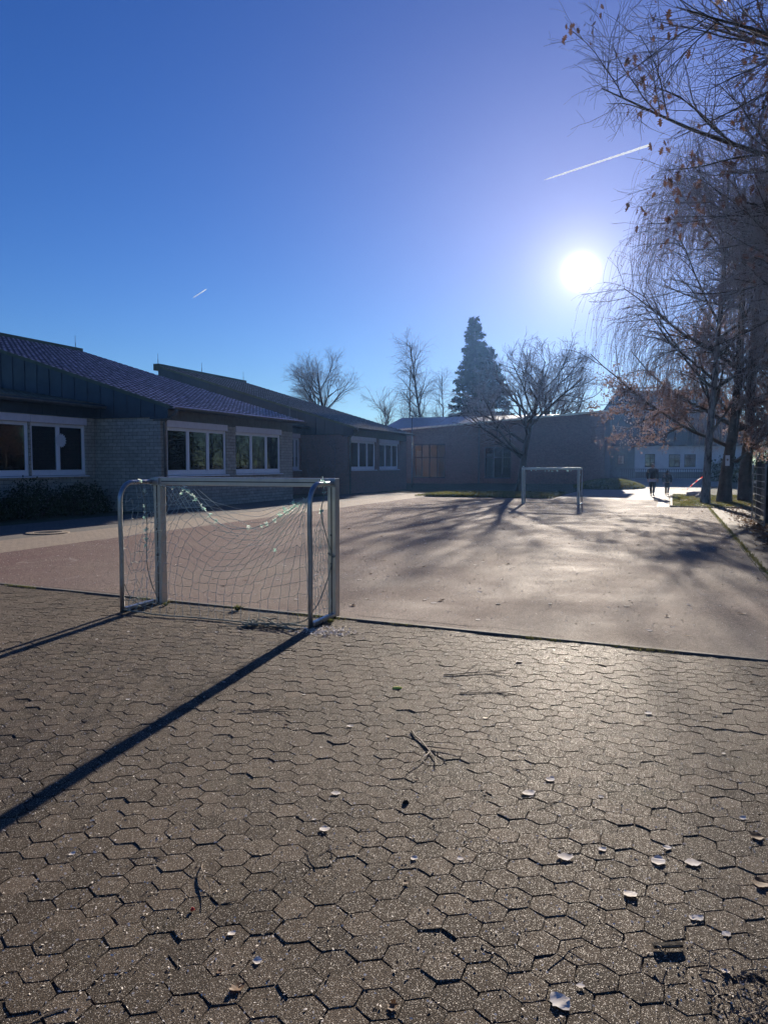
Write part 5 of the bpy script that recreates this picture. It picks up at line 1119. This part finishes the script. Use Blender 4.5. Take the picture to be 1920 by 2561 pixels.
# loose litter that nobody could count
def litter(name, label, n, cx, cy, sx, sy, mats, seed, z=.004, size=.02):
    rng = np.random.default_rng(seed); pos = np.stack([rng.normal(cx, sx, n), rng.normal(cy, sy, n), np.full(n, z) + np.abs(rng.normal(0, .004, n))], 1)
    a = rng.uniform(0, 6.28, n); s = size * rng.uniform(.3, 1.3, n); d = np.stack([np.cos(a), np.sin(a), rng.normal(0, .3, n)], 1) * s[:, None]; w = np.stack([-np.sin(a), np.cos(a), rng.normal(0, .5, n)], 1) * (s * rng.uniform(.15, .6, n))[:, None]
    v = np.stack([pos - d, pos + w, pos + d, pos - w], 1); v[:, :, 2] = np.maximum(v[:, :, 2], z - .003)
    o = link(name, npmesh(name, v.reshape(-1, 3), np.arange(n * 4).reshape(n, 4)), mats); return tag(o, label, 'leaf litter', kind='stuff')
fx, fy = G2(815, 1580); litter('leaf_litter', 'small leaf crumbs heaped round the foot of the right goal post', 620, fx, fy, .10, .14, 'dry_pale', 1, .004, .018)
fx, fy = G2(1890, 2520); litter('leaf_litter', 'dark leaf and root litter in the lower right corner', 600, fx - .02, fy - .06, .12, .13, 'stick', 2, .005, .010)
litter('leaf_litter', 'brown leaf litter along the foot of the board fence', 5000, 20, -2.35, 6, .22, 'dry_brown', 3, .016, .05)
litter('leaf_litter', 'brown leaf litter on the grass strip under the trees', 2500, 38, -3.0, 3.5, 1.2, 'dry_brown', 4, .05, .06)
rng = np.random.default_rng(6); n = 9000; c = rng.uniform(2.0, 9, n); r_ = rng.uniform(-.55, .55, n) * c; X = .936 * c + .352 * r_; Y = .352 * c - .936 * r_; ok = X < edge_a(Y) - .06; X = X[ok]; Y = Y[ok]; n = len(X)
a = rng.uniform(0, 6.28, n); s = rng.uniform(.002, .008, n); d = np.stack([np.cos(a) * s, np.sin(a) * s, rng.normal(0, .001, n)], 1); w = np.stack([-np.sin(a) * s * .5, np.cos(a) * s * .5, rng.normal(.0015, .001, n)], 1); p = np.stack([X, Y, np.full(n, .0045)], 1)
tag(link('grit', npmesh('grit', np.stack([p - d, p + w, p + d, p - w], 1).reshape(-1, 3), np.arange(n * 4).reshape(n, 4)), 'dry_pale'), 'fine pale grit and seeds strewn over the pavers', 'grit', kind='stuff')
rng = np.random.default_rng(16); n = 5200; X = 8.4 + 25 * rng.random(n) ** 1.2; Y = rng.uniform(-1.35, 12.3, n); a = rng.uniform(0, 6.28, n); s = rng.uniform(.004, .016, n) * (1 + (X - 8) / 22)
d = np.stack([np.cos(a) * s, np.sin(a) * s, rng.normal(0, .002, n)], 1); w = np.stack([-np.sin(a) * s * .5, np.cos(a) * s * .5, rng.normal(.004, .003, n)], 1); p = np.stack([X, Y, np.full(n, .0085)], 1); v = np.stack([p - d, p + w, p + d, p - w], 1); v[:, :, 2] = np.maximum(v[:, :, 2], .0065)
tag(link('grit', npmesh('grit', v.reshape(-1, 3), np.arange(n * 4).reshape(n, 4)), 'dry_pale'), 'pale crumbs of leaves and grit strewn over the court', 'grit', kind='stuff')
m = MB(); q = random.Random(5); fx, fy = G2(1885, 2505)
for k in range(26):
    a = Vector((fx + q.gauss(0, .12), fy + q.gauss(0, .12), .01)); pts = [a]
    for i in range(5): pts.append(pts[-1] + Vector((q.gauss(0, .022), q.gauss(0, .022), q.gauss(0.003, .012)))); pts[-1].z = max(.004, pts[-1].z)
    m.tube(pts, [.0022, .002, .0018, .0015, .001, .0007], 4)
tag(m.build('dead_roots', 'stick'), 'tangle of dead roots and stalks in the lower right corner', 'roots', kind='stuff')
# ------------------------------------------------------------------ trees added beyond the grounds to cover the horizon that panes mirror
def added_woods():
    rng = np.random.default_rng(91); P = []
    for x0, x1, y0, y1, n in ((-30, 145, -52, -30, 120), (128, 145, -30, 40, 50), (-56, -44, -40, 45, 70)):
        P.append(np.stack([rng.uniform(x0, x1, n), rng.uniform(y0, y1, n), np.full(n, -.1)], 1))
    st = np.concatenate(P); n = len(st); H = rng.uniform(6, 9.5, n); tr = grow(rng, st, np.tile([[0, 0, 1.]], (n, 1)), H, 8, .04, .05); ra = taper(np.full(n, .16), .03, 8)
    s2, d2, r2, t2, _ = children(rng, tr, ra, 14, .15, .97, 45, 10); b = grow(rng, s2, d2, (3.4 * (1.2 - .8 * t2)) * rng.uniform(.7, 1.2, len(t2)), 6, .1, .06); rb = taper(np.minimum(r2 * .5, .06), .012, 6)
    s3, d3, r3, t3, _ = children(rng, b, rb, 8, .2, 1, 42, 12); c = grow(rng, s3, d3, rng.uniform(.7, 1.5, len(t3)), 4, .12, .03); rc = taper(np.full(len(t3), .016), .008, 4)
    v, f = join_np([tubes_np(tr, ra, 5), tubes_np(b, rb, 3), tubes_np(c, rc, 3)]); o = link('added_woodland', npmesh('added_woodland', v, f), 'bark_far'); tag(o, 'bare trees beyond the fence and the yards, added to darken window reflections', 'added_woodland', kind='stuff')
    pos = np.concatenate([s3[rng.integers(0, len(s3), 40000)] + rng.normal(0, .5, (40000, 3)), st[rng.integers(0, n, 30000)] + rng.normal(0, 1, (30000, 3)) * np.array([1.6, 1.6, .9]) + np.array([0, 0, 1.2])]); pos[:, 2] = np.maximum(pos[:, 2], .05)
    v, f = leaf_cards(rng, pos, .26, LOZ, .2); o = link('added_underwood', npmesh('added_underwood', v, f), 'evergreen'); tag(o, 'dark undergrowth and ivy added under the bare trees', 'undergrowth', kind='stuff')
added_woods()
# ------------------------------------------------------------------ contrails, high above everything
def contrail(label, a, b, r0, r1, seed):
    q = random.Random(seed); n = 40; pts = []; rs = []
    for i in range(n + 1):
        t = i / n; p = Vector(a).lerp(Vector(b), t) + Vector((0, 0, q.gauss(0, r1 * .05))); pts.append(p); rs.append((r0 + (r1 - r0) * t) * (1 + .12 * q.gauss(0, 1)) * min(1, .25 + i * .3))
    m = MB(); m.tube(pts, rs, 8); return tag(m.build('contrail', 'contrail', None, True), label, 'contrail')
def sky_pt(px, py, D):
    p = math.atan((1280.5 - 1160) / 1900); v = 1280.5 - py; x = px - 960; f = 1900 * math.cos(p) + v * math.sin(p); up = v * math.cos(p) - 1900 * math.sin(p); w = Vector((.352 * x + .936 * f, -.936 * x + .352 * f, up)).normalized(); return w * D
contrail('long bright white contrail running up to the right into the oak twigs', sky_pt(1360, 450, 12000), sky_pt(1625, 362, 12400), 9, 17, 1)
contrail('short faint contrail low in the left half of the sky', sky_pt(517, 723, 12000), sky_pt(484, 744, 12000), 7, 4, 2)
# ------------------------------------------------------------------ the hazy air
m = MB(); m.box((-58, -60, -1.1), (150, 60, 21)); hz = m.mesh('haze')
hm = bpy.data.materials.new('hazy_air'); hm.use_nodes = True; ht = hm.node_tree; ht.nodes.clear()
pv = ht.nodes.new('ShaderNodeVolumePrincipled'); pv.inputs['Color'].default_value = (0.22, 0.46, 1.0, 1); pv.inputs['Density'].default_value = 0.00025; pv.inputs['Anisotropy'].default_value = 0.7
ho = ht.nodes.new('ShaderNodeOutputMaterial'); ht.links.new(pv.outputs[0], ho.inputs['Volume'])
tag(link('haze', hz, hm), 'thin bluish winter haze lying over the yard', 'haze', kind='stuff')
